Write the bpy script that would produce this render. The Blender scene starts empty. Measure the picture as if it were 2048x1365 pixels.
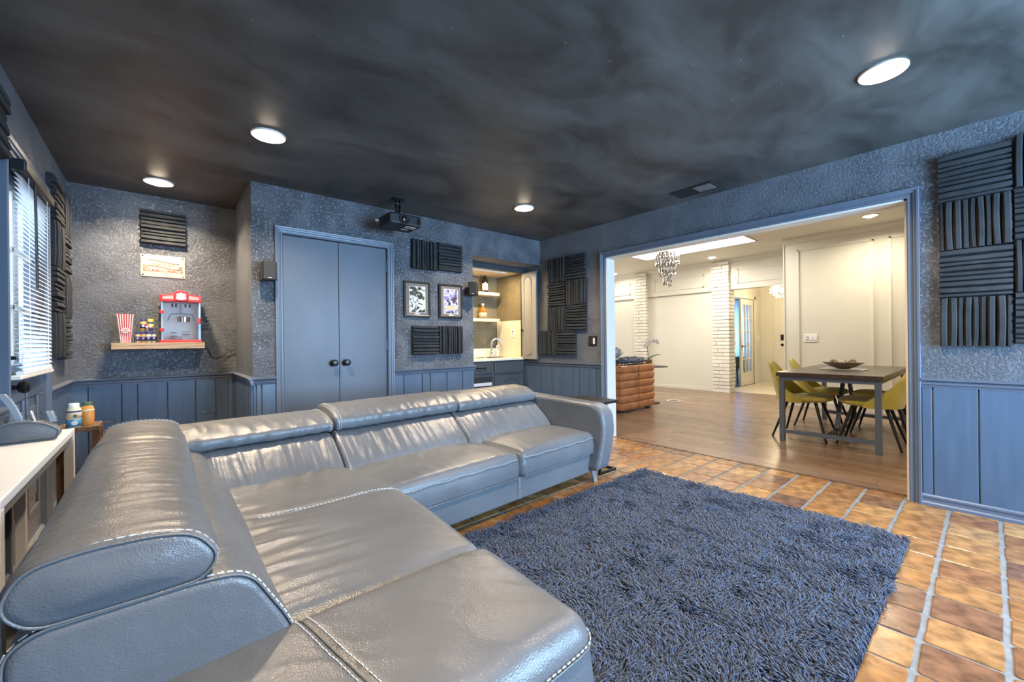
import bpy, bmesh, math, random
import numpy as np
from mathutils import Vector, Matrix, noise
random.seed(7)
PI = math.pi
scn = bpy.context.scene
COL = scn.collection
H = 2.44            # ceiling of the media room
HF = 2.745          # ceiling of the living room beyond the opening
XL, YR = -4.41, 0.935   # left wall, recess back wall
XO = -3.284         # outside corner of the recess
YF = -5.7           # front wall, behind the camera

# ---------------------------------------------------------------- camera
def make_camera():
    yaw, pitch, roll, f = 0.7097, 0.0, 0.0113, 821.27
    fwd = Vector((math.sin(yaw) * math.cos(pitch), math.cos(yaw) * math.cos(pitch), math.sin(pitch)))
    r = Vector((math.cos(yaw), -math.sin(yaw), 0)); d = fwd.cross(r)
    r2 = r * math.cos(roll) + d * math.sin(roll); d2 = d * math.cos(roll) - r * math.sin(roll)
    c = bpy.data.cameras.new('camera'); o = bpy.data.objects.new('camera', c); COL.objects.link(o)
    c.sensor_width = 36; c.lens = f * 36 / 2048; c.clip_start = 0.02; c.clip_end = 200
    m = Matrix.Identity(4)
    for i in range(3):
        m[i][0] = r2[i]; m[i][1] = -d2[i]; m[i][2] = -fwd[i]
    m.translation = Vector((-3.8572, -3.8941, 1.1159))
    o.matrix_world = m
    scn.camera = o
make_camera()
# ---------------------------------------------------------------- world and exposure
w = bpy.data.worlds.new('sky'); scn.world = w; w.use_nodes = True
bg = w.node_tree.nodes['Background']
bg.inputs[0].default_value = (0.62, 0.80, 1.0, 1); bg.inputs[1].default_value = 0.5
vs = scn.view_settings
vs.view_transform = 'Standard'; vs.look = 'None'; vs.gamma = 1; vs.use_curve_mapping = False
vs.exposure = 1.05

def area(name, loc, rot, sx, sy, power, col, shape='RECTANGLE', spread=None):
    l = bpy.data.lights.new(name, 'AREA'); l.shape = shape; l.size = sx
    if shape == 'RECTANGLE': l.size_y = sy
    l.energy = power; l.color = col
    if spread: l.spread = spread
    o = bpy.data.objects.new(name, l); COL.objects.link(o); o.location = loc; o.rotation_euler = rot
    return o
COOL = (0.38, 0.66, 1.0)
area('daylight_front_window', (-1.32, YF - 0.25, 1.4), (PI / 2, 0, 0), 2.4, 1.6, 240, COOL)
area('daylight_door_window', (XL - 1.35, -0.45, 2.95), (0, -0.85, 0), 1.6, 1.6, 320, (0.66, 0.82, 1.0))
area('skylight_daylight', (3.375, -0.35, HF + 0.004), (0, 0, 0), 0.62, 1.95, 24, (1.0, 0.95, 0.84))

area('living_room_fill', (2.4, 4.45, 1.4), (-PI / 2, 0, 0), 3.4, 1.7, 34, (1.0, 0.96, 0.87))  # added fill light, shining in through the unseen end wall
area('study_daylight', (8.75, 0.85, 1.3), (0, PI / 2, 0), 1.5, 1.2, 40, (0.72, 0.86, 1.0))

# ---------------------------------------------------------------- materials
MATS = {}
def mat(name, col, rough=0.5, metal=0.0, bump=None, var=None, isl=None, coat=0, spec=0.5, trans=0, emit=None, alpha=1, sheen=0, ior=1.45, bdet=2.0):
    """bump = (scale, strength, distance); var = (scale, amount); isl = (colour list) picked per object or island"""
    m = bpy.data.materials.new(name); m.use_nodes = True; MATS[name] = m
    nt = m.node_tree; N = nt.nodes; L = nt.links; b = N['Principled BSDF']
    b.inputs['Base Color'].default_value = (*col, 1); b.inputs['Roughness'].default_value = rough
    b.inputs['Metallic'].default_value = metal; b.inputs['Specular IOR Level'].default_value = spec
    b.inputs['Coat Weight'].default_value = coat; b.inputs['Transmission Weight'].default_value = trans
    b.inputs['IOR'].default_value = ior; b.inputs['Alpha'].default_value = alpha
    b.inputs['Sheen Weight'].default_value = sheen
    if emit:
        b.inputs['Emission Color'].default_value = (*emit[0], 1); b.inputs['Emission Strength'].default_value = emit[1]
    tc = N.new('ShaderNodeTexCoord')
    src = None
    if isl:
        if isl[0] == 'obj':
            oi = N.new('ShaderNodeObjectInfo'); rnd = oi.outputs['Random']
        else:
            g = N.new('ShaderNodeNewGeometry'); rnd = g.outputs['Random Per Island']
        cr = N.new('ShaderNodeValToRGB'); cr.color_ramp.interpolation = 'CONSTANT' if len(isl) > 2 and isl[2] else 'LINEAR'
        cols = isl[1]
        while len(cr.color_ramp.elements) < len(cols): cr.color_ramp.elements.new(0.5)
        for i, c in enumerate(cols):
            cr.color_ramp.elements[i].position = i / max(1, len(cols) - (0 if (len(isl) > 2 and isl[2]) else 1)); cr.color_ramp.elements[i].color = (*c, 1)
        L.new(rnd, cr.inputs[0]); src = cr.outputs[0]
    if var:
        n = N.new('ShaderNodeTexNoise'); n.inputs['Scale'].default_value = var[0]; n.inputs['Detail'].default_value = 4
        mp = N.new('ShaderNodeMapping'); L.new(tc.outputs['Object'], mp.inputs[0]); L.new(mp.outputs[0], n.inputs['Vector'])
        if len(var) > 2: mp.inputs['Scale'].default_value = var[2]
        r = N.new('ShaderNodeMapRange'); r.inputs[1].default_value = 0.3; r.inputs[2].default_value = 0.7
        r.inputs[3].default_value = 1 - var[1]; r.inputs[4].default_value = 1 + var[1]
        L.new(n.outputs['Fac'], r.inputs[0])
        mx = N.new('ShaderNodeVectorMath'); mx.operation = 'SCALE'
        if src: L.new(src, mx.inputs[0])
        else: mx.inputs[0].default_value = col
        L.new(r.outputs[0], mx.inputs['Scale']); src = mx.outputs[0]
    if src: L.new(src, b.inputs['Base Color'])
    if bump:
        n = N.new('ShaderNodeTexNoise'); n.inputs['Scale'].default_value = bump[0]; n.inputs['Detail'].default_value = bdet
        L.new(tc.outputs['Object'], n.inputs['Vector'])
        bp = N.new('ShaderNodeBump'); bp.inputs['Strength'].default_value = bump[1]; bp.inputs['Distance'].default_value = bump[2]
        L.new(n.outputs['Fac'], bp.inputs['Height']); L.new(bp.outputs[0], b.inputs['Normal'])
    return m

def wall_texture(name, col, rough, thick=1.0):
    """knockdown plaster: flat islands standing proud of a rough ground"""
    m = mat(name, col, rough, var=(1.4, 0.12)); nt = m.node_tree; N = nt.nodes; L = nt.links; b = N['Principled BSDF']
    tc = N.new('ShaderNodeTexCoord')
    n1 = N.new('ShaderNodeTexNoise'); n1.inputs['Scale'].default_value = 58; n1.inputs['Detail'].default_value = 5; n1.inputs['Roughness'].default_value = 0.68
    n2 = N.new('ShaderNodeTexNoise'); n2.inputs['Scale'].default_value = 130; n2.inputs['Detail'].default_value = 1
    n3 = N.new('ShaderNodeTexNoise'); n3.inputs['Scale'].default_value = 5; n3.inputs['Detail'].default_value = 1
    for n in (n1, n2, n3): L.new(tc.outputs['Object'], n.inputs['Vector'])
    cr = N.new('ShaderNodeMapRange'); cr.inputs[1].default_value = 0.42; cr.inputs[2].default_value = 0.66; cr.interpolation_type = 'SMOOTHSTEP'
    L.new(n1.outputs['Fac'], cr.inputs[0])
    amp = N.new('ShaderNodeMapRange'); amp.inputs[1].default_value = 0.38; amp.inputs[2].default_value = 0.6; amp.inputs[3].default_value = 0.45; amp.inputs[4].default_value = 1.0
    L.new(n3.outputs['Fac'], amp.inputs[0])
    mu = N.new('ShaderNodeMath'); mu.operation = 'MULTIPLY'; L.new(cr.outputs[0], mu.inputs[0]); L.new(amp.outputs[0], mu.inputs[1])
    ad = N.new('ShaderNodeMath'); ad.operation = 'MULTIPLY_ADD'; ad.inputs[1].default_value = 0.30; L.new(n2.outputs['Fac'], ad.inputs[0]); L.new(mu.outputs[0], ad.inputs[2])
    bp = N.new('ShaderNodeBump'); bp.inputs['Strength'].default_value = 1.0; bp.inputs['Distance'].default_value = 0.0080 * thick
    L.new(ad.outputs[0], bp.inputs['Height']); L.new(bp.outputs[0], b.inputs['Normal'])
    return m

NAVY = (0.138, 0.154, 0.180)
wall_texture('wall_paint', NAVY, 0.36)
wall_texture('niche_paint', (0.23, 0.185, 0.105), 0.5, 0.7)
mat('trim_paint', (0.105, 0.132, 0.178), 0.36, bump=(60, 0.15, 0.001), var=(3, 0.08))
mat('plank_paint', (0.070, 0.108, 0.168), 0.38, bump=(25, 0.12, 0.002), var=(6, 0.10, (4, 4, 0.5)))
mat('door_paint', (0.084, 0.102, 0.134), 0.42, bump=(30, 0.08, 0.001), var=(2.2, 0.14, (1, 1, 0.6)))
mat('cabinet_paint', (0.055, 0.060, 0.068), 0.42, var=(4, 0.08))
mat('ivory_door', (0.30, 0.28, 0.24), 0.45)
mat('foam', (0.030, 0.033, 0.037), 0.92, bump=(420, 0.6, 0.001), var=(9, 0.25), spec=0.3)
mat('black_plastic', (0.010, 0.010, 0.011), 0.45)
mat('dark_plastic', (0.018, 0.018, 0.019), 0.62, bump=(300, 0.2, 0.0005))
mat('black_metal', (0.010, 0.010, 0.011), 0.3, metal=0.2)
mat('chrome', (0.75, 0.76, 0.78), 0.16, metal=1)
mat('grey_metal', (0.42, 0.46, 0.50), 0.35, metal=0.6)
mat('blue_steel', (0.15, 0.195, 0.27), 0.35, metal=0.3)
mat('white_paint', (0.70, 0.67, 0.58), 0.55, var=(2, 0.03))
mat('white_trim', (0.72, 0.69, 0.61), 0.42)
mat('white_brick', (0.80, 0.77, 0.68), 0.6, bump=(30, 0.5, 0.004), isl=('obj', [(0.74, 0.70, 0.61), (0.84, 0.81, 0.73)]))
mat('brick_joint', (0.24, 0.22, 0.17), 0.8)
mat('white_gloss', (0.86, 0.88, 0.90), 0.30)
mat('white_plastic', (0.84, 0.83, 0.80), 0.4)
mat('lens_glow', (1, 1, 1), 0.4, emit=((1.0, 0.84, 0.62), 40))
mat('lens_glow_white', (1, 1, 1), 0.4, emit=((1.0, 0.93, 0.80), 10))
mat('light_ring', (0.75, 0.68, 0.58), 0.4)
mat('glass', (1, 1, 1), 0.02, trans=1, ior=1.45)
mat('clear_plastic', (0.95, 0.97, 1.0), 0.05, trans=1, ior=1.15)
mat('grout', (0.20, 0.20, 0.20), 0.85, bump=(120, 0.5, 0.003), var=(25, 0.2))
mat('brown_leather', (0.40, 0.155, 0.060), 0.36, bump=(220, 0.12, 0.001), var=(8, 0.22))
mat('mustard_velvet', (0.56, 0.46, 0.085), 0.85, sheen=0.5, var=(10, 0.12), bump=(500, 0.2, 0.0006))
mat('mustard_piping', (0.62, 0.55, 0.22), 0.7)
mat('dark_wood', (0.085, 0.060, 0.045), 0.32, var=(5, 0.3, (0.6, 6, 6)))
mat('raw_wood', (0.42, 0.29, 0.17), 0.6, var=(7, 0.4, (0.8, 8, 18)))
mat('pale_wood', (0.62, 0.52, 0.38), 0.55, var=(7, 0.15, (1, 8, 14)))
mat('brown_wood', (0.16, 0.085, 0.042), 0.45, var=(8, 0.3, (6, 1, 6)))
mat('cream_metal', (0.46, 0.37, 0.27), 0.5, var=(5, 0.05))
mat('red_print', (0.55, 0.10, 0.07), 0.5)
mat('red_plastic', (0.50, 0.030, 0.035), 0.28, coat=0.3)
mat('pink_plastic', (0.72, 0.30, 0.28), 0.35)
mat('white_print', (0.64, 0.61, 0.57), 0.5)
mat('black_print', (0.02, 0.02, 0.02), 0.5)
mat('navy_label', (0.03, 0.04, 0.14), 0.45)
mat('yellow_cap', (0.75, 0.42, 0.06), 0.45)
mat('orange_fill', (0.62, 0.25, 0.05), 0.5, bump=(90, 0.5, 0.003))
mat('seasoning', (0.55, 0.42, 0.25), 0.5, var=(40, 0.4))
mat('cream_label', (0.58, 0.56, 0.38), 0.5)
mat('teal_label', (0.05, 0.20, 0.36), 0.5)
mat('green_cap', (0.07, 0.12, 0.06), 0.5)
mat('frame_black', (0.018, 0.016, 0.014), 0.3)
mat('mat_board', (0.16, 0.14, 0.115), 0.7, bump=(300, 0.1, 0.0005))
mat('stitch', (0.62, 0.64, 0.66), 0.7)
mat('bottle_dark', (0.012, 0.010, 0.008), 0.1, coat=0.5)
mat('whisky', (0.55, 0.25, 0.05), 0.06, trans=0.6)
mat('stone', (0.78, 0.70, 0.52), 0.3, var=(3, 0.06))
mat('throw_fur', (0.20, 0.20, 0.24), 0.9, bump=(60, 1.0, 0.02), var=(40, 0.6))
mat('pale_fur', (0.50, 0.50, 0.48), 0.9, bump=(60, 1.0, 0.02), var=(26, 0.9))
mat('orchid_white', (0.9, 0.9, 0.88), 0.5)
mat('leaf', (0.05, 0.12, 0.03), 0.35)
mat('stem', (0.06, 0.10, 0.03), 0.5)
mat('terracotta', (0.30, 0.15, 0.06), 0.6)
mat('curtain', (0.50, 0.68, 0.85), 0.8, trans=0.0)
mat('green_fabric', (0.09, 0.12, 0.06), 0.85)
mat('hall_tile', (0.70, 0.62, 0.46), 0.3, var=(3, 0.1))
mat('office_floor', (0.05, 0.055, 0.07), 0.35)
mat('blind_white', (0.72, 0.78, 0.84), 0.45)
mat('fence_white', (0.75, 0.78, 0.80), 0.6)
mat('patio', (0.40, 0.40, 0.38), 0.8, var=(3, 0.1))
mat('crystal', (0.55, 0.53, 0.50), 0.10, metal=0.9, var=(30, 0.6))
mat('skylight_panel', (1, 1, 1), 0.5, emit=((1.0, 0.99, 0.97), 6))
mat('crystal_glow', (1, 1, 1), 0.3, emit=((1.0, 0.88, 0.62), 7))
mat('rug_base', (0.014, 0.022, 0.045), 0.95)
mat('wicker_ball', (0.36, 0.30, 0.20), 0.6, var=(40, 0.6))
mat('bowl_wood', (0.20, 0.14, 0.09), 0.4)
mat('silver_grey', (0.55, 0.55, 0.55), 0.4)

def leather():
    m = mat('grey_leather', (0.125, 0.133, 0.146), 0.31, var=(3.5, 0.13), spec=0.55); nt = m.node_tree; N = nt.nodes; L = nt.links; b = N['Principled BSDF']
    tc = N.new('ShaderNodeTexCoord')
    v = N.new('ShaderNodeTexVoronoi'); v.inputs['Scale'].default_value = 260
    n = N.new('ShaderNodeTexNoise'); n.inputs['Scale'].default_value = 26; n.inputs['Detail'].default_value = 5
    L.new(tc.outputs['Object'], v.inputs['Vector']); L.new(tc.outputs['Object'], n.inputs['Vector'])
    a = N.new('ShaderNodeMath'); a.operation = 'MULTIPLY_ADD'; a.inputs[1].default_value = 0.25; L.new(v.outputs['Distance'], a.inputs[0]); L.new(n.outputs['Fac'], a.inputs[2])
    bp = N.new('ShaderNodeBump'); bp.inputs['Strength'].default_value = 0.35; bp.inputs['Distance'].default_value = 0.006
    L.new(a.outputs[0], bp.inputs['Height']); L.new(bp.outputs[0], b.inputs['Normal'])
leather()

def curtain_mat():
    nt = MATS['curtain'].node_tree; N = nt.nodes; L = nt.links; tr = N.new('ShaderNodeBsdfTranslucent'); tr.inputs[0].default_value = (0.6, 0.8, 1.0, 1)
    mx = N.new('ShaderNodeMixShader'); mx.inputs[0].default_value = 0.6; L.new(N['Principled BSDF'].outputs[0], mx.inputs[1]); L.new(tr.outputs[0], mx.inputs[2]); L.new(mx.outputs[0], N['Material Output'].inputs[0])
curtain_mat()
def ceiling_mat():
    m = mat('ceiling_paint', (0.03, 0.031, 0.030), 0.42, spec=0.45); nt = m.node_tree; N = nt.nodes; L = nt.links; b = N['Principled BSDF']
    tc = N.new('ShaderNodeTexCoord')
    mp = N.new('ShaderNodeMapping'); mp.inputs['Rotation'].default_value = (0, 0, 0.5); mp.inputs['Scale'].default_value = (0.9, 1.5, 1); L.new(tc.outputs['Object'], mp.inputs[0])
    n = N.new('ShaderNodeTexNoise'); n.inputs['Scale'].default_value = 1.6; n.inputs['Detail'].default_value = 7; n.inputs['Roughness'].default_value = 0.62; n.inputs['Distortion'].default_value = 0.45
    L.new(mp.outputs[0], n.inputs['Vector'])
    cr = N.new('ShaderNodeValToRGB'); e = cr.color_ramp.elements
    e[0].position = 0.36; e[0].color = (0.040, 0.041, 0.039, 1); e[1].position = 0.66; e[1].color = (0.110, 0.114, 0.110, 1)
    L.new(n.outputs['Fac'], cr.inputs[0])
    # pale flecks and scuffs of bare plaster
    v = N.new('ShaderNodeTexVoronoi'); v.inputs['Scale'].default_value = 9; v.inputs['Randomness'].default_value = 1
    mp2 = N.new('ShaderNodeMapping'); mp2.inputs['Rotation'].default_value = (0, 0, -0.3); mp2.inputs['Scale'].default_value = (0.5, 1.6, 1); L.new(tc.outputs['Object'], mp2.inputs[0]); L.new(mp2.outputs[0], v.inputs['Vector'])
    lt = N.new('ShaderNodeMath'); lt.operation = 'LESS_THAN'; lt.inputs[1].default_value = 0.045; L.new(v.outputs['Distance'], lt.inputs[0])
    mu = N.new('ShaderNodeMath'); mu.operation = 'MULTIPLY'; mu.inputs[1].default_value = 0.55; L.new(lt.outputs[0], mu.inputs[0])
    mx = N.new('ShaderNodeMix'); mx.data_type = 'RGBA'; L.new(mu.outputs[0], mx.inputs['Factor']); L.new(cr.outputs[0], mx.inputs['A']); mx.inputs['B'].default_value = (0.25, 0.25, 0.24, 1)
    L.new(mx.outputs['Result'], b.inputs['Base Color'])
    rr = N.new('ShaderNodeMapRange'); rr.inputs[3].default_value = 0.34; rr.inputs[4].default_value = 0.62; L.new(n.outputs['Fac'], rr.inputs[0]); L.new(rr.outputs[0], b.inputs['Roughness'])
    bp = N.new('ShaderNodeBump'); bp.inputs['Strength'].default_value = 0.25; bp.inputs['Distance'].default_value = 0.01; L.new(n.outputs['Fac'], bp.inputs['Height']); L.new(bp.outputs[0], b.inputs['Normal'])
ceiling_mat()

TILECOL = [(0.25, 0.110, 0.034), (0.33, 0.165, 0.060), (0.19, 0.082, 0.034), (0.36, 0.205, 0.085), (0.28, 0.128, 0.040), (0.13, 0.064, 0.042), (0.31, 0.152, 0.048), (0.22, 0.098, 0.038)]
for nm, k in (('tile', 'obj'), ('tile_many', 'isl')):
    m = mat(nm, (0.4, 0.2, 0.07), 0.24, isl=(k, TILECOL), var=(13, 0.55, (1, 1, 1)), bump=(16, 0.30, 0.005), spec=0.5, bdet=4.0)
PLANKCOL = [(0.19, 0.120, 0.078), (0.245, 0.158, 0.105), (0.22, 0.140, 0.094), (0.16, 0.10, 0.066)]
m = mat('floor_plank', (0.13, 0.07, 0.04), 0.26, isl=('obj', PLANKCOL), var=(9, 0.22, (9, 0.7, 1)), bump=(30, 0.08, 0.002))
m = mat('rug_yarn', (0.03, 0.05, 0.11), 0.8, isl=('isl', [(0.016, 0.025, 0.055), (0.042, 0.068, 0.135), (0.026, 0.042, 0.085), (0.070, 0.105, 0.185)]), sheen=0.2)

def print_mat(name, stops, scale, dist):
    m = mat(name, (1, 1, 1), 0.5); nt = m.node_tree; N = nt.nodes; L = nt.links; b = N['Principled BSDF']
    tc = N.new('ShaderNodeTexCoord'); n = N.new('ShaderNodeTexNoise'); n.inputs['Scale'].default_value = scale; n.inputs['Detail'].default_value = 3; n.inputs['Distortion'].default_value = dist
    L.new(tc.outputs['Object'], n.inputs['Vector'])
    cr = N.new('ShaderNodeValToRGB'); cr.color_ramp.interpolation = 'CONSTANT'
    while len(cr.color_ramp.elements) < len(stops): cr.color_ramp.elements.new(0.5)
    for e, (p, c) in zip(cr.color_ramp.elements, stops): e.position = p; e.color = (*c, 1)
    L.new(n.outputs['Fac'], cr.inputs[0]); L.new(cr.outputs[0], b.inputs['Base Color'])
print_mat('print_ink', [(0, (0.02, 0.02, 0.02)), (0.46, (0.30, 0.24, 0.14)), (0.485, (0.58, 0.59, 0.61))], 11, 1.6)
print_mat('print_violet', [(0, (0.05, 0.04, 0.06)), (0.42, (0.22, 0.20, 0.42)), (0.50, (0.60, 0.57, 0.60)), (0.58, (0.32, 0.32, 0.56))], 18, 1.0)

# ---------------------------------------------------------------- mesh helpers
class MB:
    def __init__(s): s.v = []; s.f = []
    def add(s, vs, fs):
        o = len(s.v); s.v += [tuple(p) for p in vs]; s.f += [tuple(i + o for i in f) for f in fs]; return s
    def box(s, x0, x1, y0, y1, z0, z1):
        return s.add([(x0, y0, z0), (x1, y0, z0), (x1, y1, z0), (x0, y1, z0), (x0, y0, z1), (x1, y0, z1), (x1, y1, z1), (x0, y1, z1)],
                     [(0, 3, 2, 1), (4, 5, 6, 7), (0, 1, 5, 4), (1, 2, 6, 5), (2, 3, 7, 6), (3, 0, 4, 7)])
    def bar(s, a, b, wd, ht, up=(0, 0, 1)):
        a = Vector(a); b = Vector(b); d = (b - a).normalized(); u = Vector(up)
        if abs(d.dot(u)) > 0.99: u = Vector((1, 0, 0))
        sx = d.cross(u).normalized() * wd / 2; sy = sx.cross(d).normalized() * ht / 2
        vs = [p + q for p in (a, b) for q in (-sx - sy, sx - sy, sx + sy, -sx + sy)]
        return s.add(vs, [(3, 2, 1, 0), (4, 5, 6, 7), (0, 1, 5, 4), (1, 2, 6, 5), (2, 3, 7, 6), (3, 0, 4, 7)])
    def tube(s, path, r, n=10, closed=False):
        P = [Vector(p) for p in path]; m = len(P); R = r if isinstance(r, (list, tuple)) else [r] * m
        vs = []; nrm = None
        for i, p in enumerate(P):
            if closed: d = P[(i + 1) % m] - P[i - 1]
            else: d = P[min(i + 1, m - 1)] - P[max(i - 1, 0)]
            d.normalize()
            if nrm is None:
                u = Vector((0, 0, 1)) if abs(d.z) < 0.9 else Vector((1, 0, 0)); nrm = d.cross(u).normalized()
            else: nrm = (nrm - d * nrm.dot(d)).normalized()
            bn = d.cross(nrm)
            for k in range(n):
                a = 2 * PI * k / n; vs.append(p + (nrm * math.cos(a) + bn * math.sin(a)) * R[i])
        fs = []
        for i in range(m if closed else m - 1):
            j = (i + 1) % m
            for k in range(n):
                fs.append((i * n + k, i * n + (k + 1) % n, j * n + (k + 1) % n, j * n + k))
        if not closed: fs += [tuple(range(n - 1, -1, -1)), tuple(range((m - 1) * n, m * n))]
        return s.add(vs, fs)
    def lathe(s, prof, c=(0, 0, 0), n=24, axis='z', sx=1, sy=1):
        vs = []; m = len(prof)
        for r, h in prof:
            for k in range(n):
                a = 2 * PI * k / n; x, y = r * math.cos(a) * sx, r * math.sin(a) * sy
                q = {'z': (x, y, h), 'x': (h, x, y), 'y': (y, h, x), '-x': (-h, y, x), '-y': (x, -h, y)}[axis]
                vs.append((q[0] + c[0], q[1] + c[1], q[2] + c[2]))
        fs = [(i * n + k, i * n + (k + 1) % n, (i + 1) * n + (k + 1) % n, (i + 1) * n + k) for i in range(m - 1) for k in range(n)]
        fs += [tuple(range(n - 1, -1, -1)), tuple(range((m - 1) * n, m * n))]
        return s.add(vs, fs)
    def prism(s, pts, h0, h1, fn):
        """pts 2D outline, fn(a,b,h) -> xyz"""
        n = len(pts); vs = [fn(a, b, h0) for a, b in pts] + [fn(a, b, h1) for a, b in pts]
        return s.add(vs, [tuple(range(n - 1, -1, -1)), tuple(range(n, 2 * n))] + [(i, (i + 1) % n, n + (i + 1) % n, n + i) for i in range(n)])
    def grid(s, P, flip=False, closed_u=False):
        nu = len(P); nv = len(P[0]); vs = [p for r in P for p in r]; fs = []
        for i in range(nu if closed_u else nu - 1):
            for j in range(nv - 1):
                q = (i * nv + j, ((i + 1) % nu) * nv + j, ((i + 1) % nu) * nv + j + 1, i * nv + j + 1)
                fs.append(q[::-1] if flip else q)
        return s.add(vs, fs)
    def mesh(s, name='m'):
        me = bpy.data.meshes.new(name); me.from_pydata(s.v, [], s.f); me.update(); return me

def fixnormals(me):
    bm = bmesh.new(); bm.from_mesh(me); bmesh.ops.recalc_face_normals(bm, faces=bm.faces[:]); bm.to_mesh(me); bm.free()

def obj(name, mb, m, parent=None, smooth=False, bev=0, label=None, cat=None, group=None, kind=None, loc=None, segs=2):
    me = mb if isinstance(mb, bpy.types.Mesh) else mb.mesh(name)
    if not isinstance(mb, bpy.types.Mesh): fixnormals(me)
    o = bpy.data.objects.new(name, me); COL.objects.link(o)
    if m is not None and not me.materials: me.materials.append(MATS[m])
    if loc: o.location = loc
    if smooth:
        me.polygons.foreach_set('use_smooth', [True] * len(me.polygons))
        if smooth == 'auto':
            me.set_sharp_from_angle(angle=math.radians(40))
    if bev:
        b = o.modifiers.new('bevel', 'BEVEL'); b.width = bev; b.segments = segs; b.limit_method = 'ANGLE'; b.angle_limit = 0.7
    if parent is not None:
        o.parent = parent
        if parent.get('_wl'): o.matrix_parent_inverse = Matrix.Translation(-Vector(parent['_wl']))
    tag(o, label, cat, group, kind); return o
def tag(o, label=None, cat=None, group=None, kind=None):
    if label: o['label'] = label
    if cat: o['category'] = cat
    if group: o['group'] = group
    if kind: o['kind'] = kind
    return o
def thing(name, label, cat, loc=(0, 0, 0), rz=0, group=None, kind=None, world=True):
    """an Empty at the thing's base; world=True: its parts are modelled in room coordinates"""
    o = bpy.data.objects.new(name, None); COL.objects.link(o); o.location = loc; o.rotation_euler = (0, 0, rz)
    o.empty_display_size = 0.1
    if world: o['_wl'] = list(loc)
    return tag(o, label, cat, group, kind)
def copy_tree(o, parent=None):
    c = o.copy(); COL.objects.link(c)
    if parent is not None: c.parent = parent; c.matrix_parent_inverse = o.matrix_parent_inverse.copy()
    for ch in list(o.children): copy_tree(ch, c)
    return c
def struct(name, mb, m, label, cat, **k): return obj(name, mb, m, label=label, cat=cat, kind='structure', **k)
def B(*a): return MB().box(*a)

def text_mesh(body, size, m, name, parent, origin, ux, uy, align='CENTER', ext=0.0006, xs=1.0):
    c = bpy.data.curves.new('t', 'FONT'); c.body = body; c.size = size; c.align_x = align; c.align_y = 'CENTER'; c.extrude = ext; c.resolution_u = 3
    o = bpy.data.objects.new('t', c); COL.objects.link(o)
    bpy.context.view_layer.update()
    me = bpy.data.meshes.new_from_object(o.evaluated_get(bpy.context.evaluated_depsgraph_get()))
    bpy.data.objects.remove(o); me.materials.clear()
    ux = Vector(ux); uy = Vector(uy); uz = ux.cross(uy); O = Vector(origin)
    for v in me.vertices: v.co = O + ux * v.co.x * xs + uy * v.co.y + uz * v.co.z
    return obj(name, me, m, parent)

def N3(x, y, z): return noise.noise((x, y, z))

# ================================================================ the setting
# ---- tiled floor
def build_floor():
    fl = struct('floor', MB().box(XL, 0.115, YF, 0, -0.06, -0.0045).box(XL, XO, 0, YR, -0.06, -0.0045).box(-1.1, 0.0, 0, 0.92, -0.06, -0.0045), 'grout', 'orange brown saltillo tile floor with wide grey grout joints', 'floor')
    T = 0.2115; rnd = random.Random(3)
    variants = []
    for q in range(6):
        mb = MB(); n = 16; ring = []
        for k in range(n):
            e = k // 4; t = [-0.5, -0.46, 0.0, 0.46][k % 4]
            hw = 0.0990; hx, hy = 0.1003, 0.0962; a = {0: (t * 2 * hx, -hy), 1: (hx, t * 2 * hy), 2: (-t * 2 * hx, hy), 3: (-hx, -t * 2 * hy)}[e]
            c = 0.955 if k % 4 == 0 else 1.0; ring.append((a[0] * c + rnd.uniform(-.002, .002), a[1] * c + rnd.uniform(-.002, .002)))
        lv = [(1.0, -0.007), (1.0, -0.002), (0.975, 0.0)]
        vs = [(x * s, y * s, z) for s, z in lv for x, y in ring] + [(0, 0, 0.0)]
        fs = [(l * n + k, l * n + (k + 1) % n, (l + 1) * n + (k + 1) % n, (l + 1) * n + k) for l in range(2) for k in range(n)]
        fs += [(2 * n + k, 2 * n + (k + 1) % n, 3 * n) for k in range(n)]
        me = MB().add(vs, fs).mesh('tile'); me.materials.append(MATS['tile']); variants.append(me)
    cells = []
    cam = Vector((-3.857, -3.894))
    for i in range(-20, 26):
        for j in range(-26, 20):
            x = -1.43 + i * T; y = -1.92 + j * T
            if not (XL + 0.05 < x < 0.06): continue
            if not (YF + 0.05 < y < -0.05 or (x < XO - 0.05 and y < YR - 0.05)): continue
            under = (x < -3.15 and -3.1 < y < -1.0) or (x < -1.35 and -1.78 < y < -1.0) or (-2.9 < x < -0.95 and -3.45 < y < -2.1)
            ahead = (x - cam.x) * 0.652 + (y - cam.y) * 0.758
            behind = ahead < 0.9 or y > -0.95 and x < -1.3
            d = (Vector((x, y)) - cam).length
            cells.append((under * 100 + behind * 50 + d, x, y))
    cells.sort()
    rest = MB()
    for k, (_, x, y) in enumerate(cells):
        me = rnd.choice(variants); rz = rnd.choice((0, 2))
        if k < 290:
            o = bpy.data.objects.new('tile', me); COL.objects.link(o); o.location = (x, y, 0); o.rotation_euler = (0, 0, rz * PI / 2); o.parent = fl
        else:
            c, s = [(1, 0), (0, 1), (-1, 0), (0, -1)][rz]
            rest.add([(x + v.co.x * c - v.co.y * s, y + v.co.x * s + v.co.y * c, v.co.z) for v in me.vertices], [tuple(p.vertices) for p in me.polygons])
    o = obj('tile_field', rest, 'tile_many', fl, kind='stuff')
build_floor()

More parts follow.
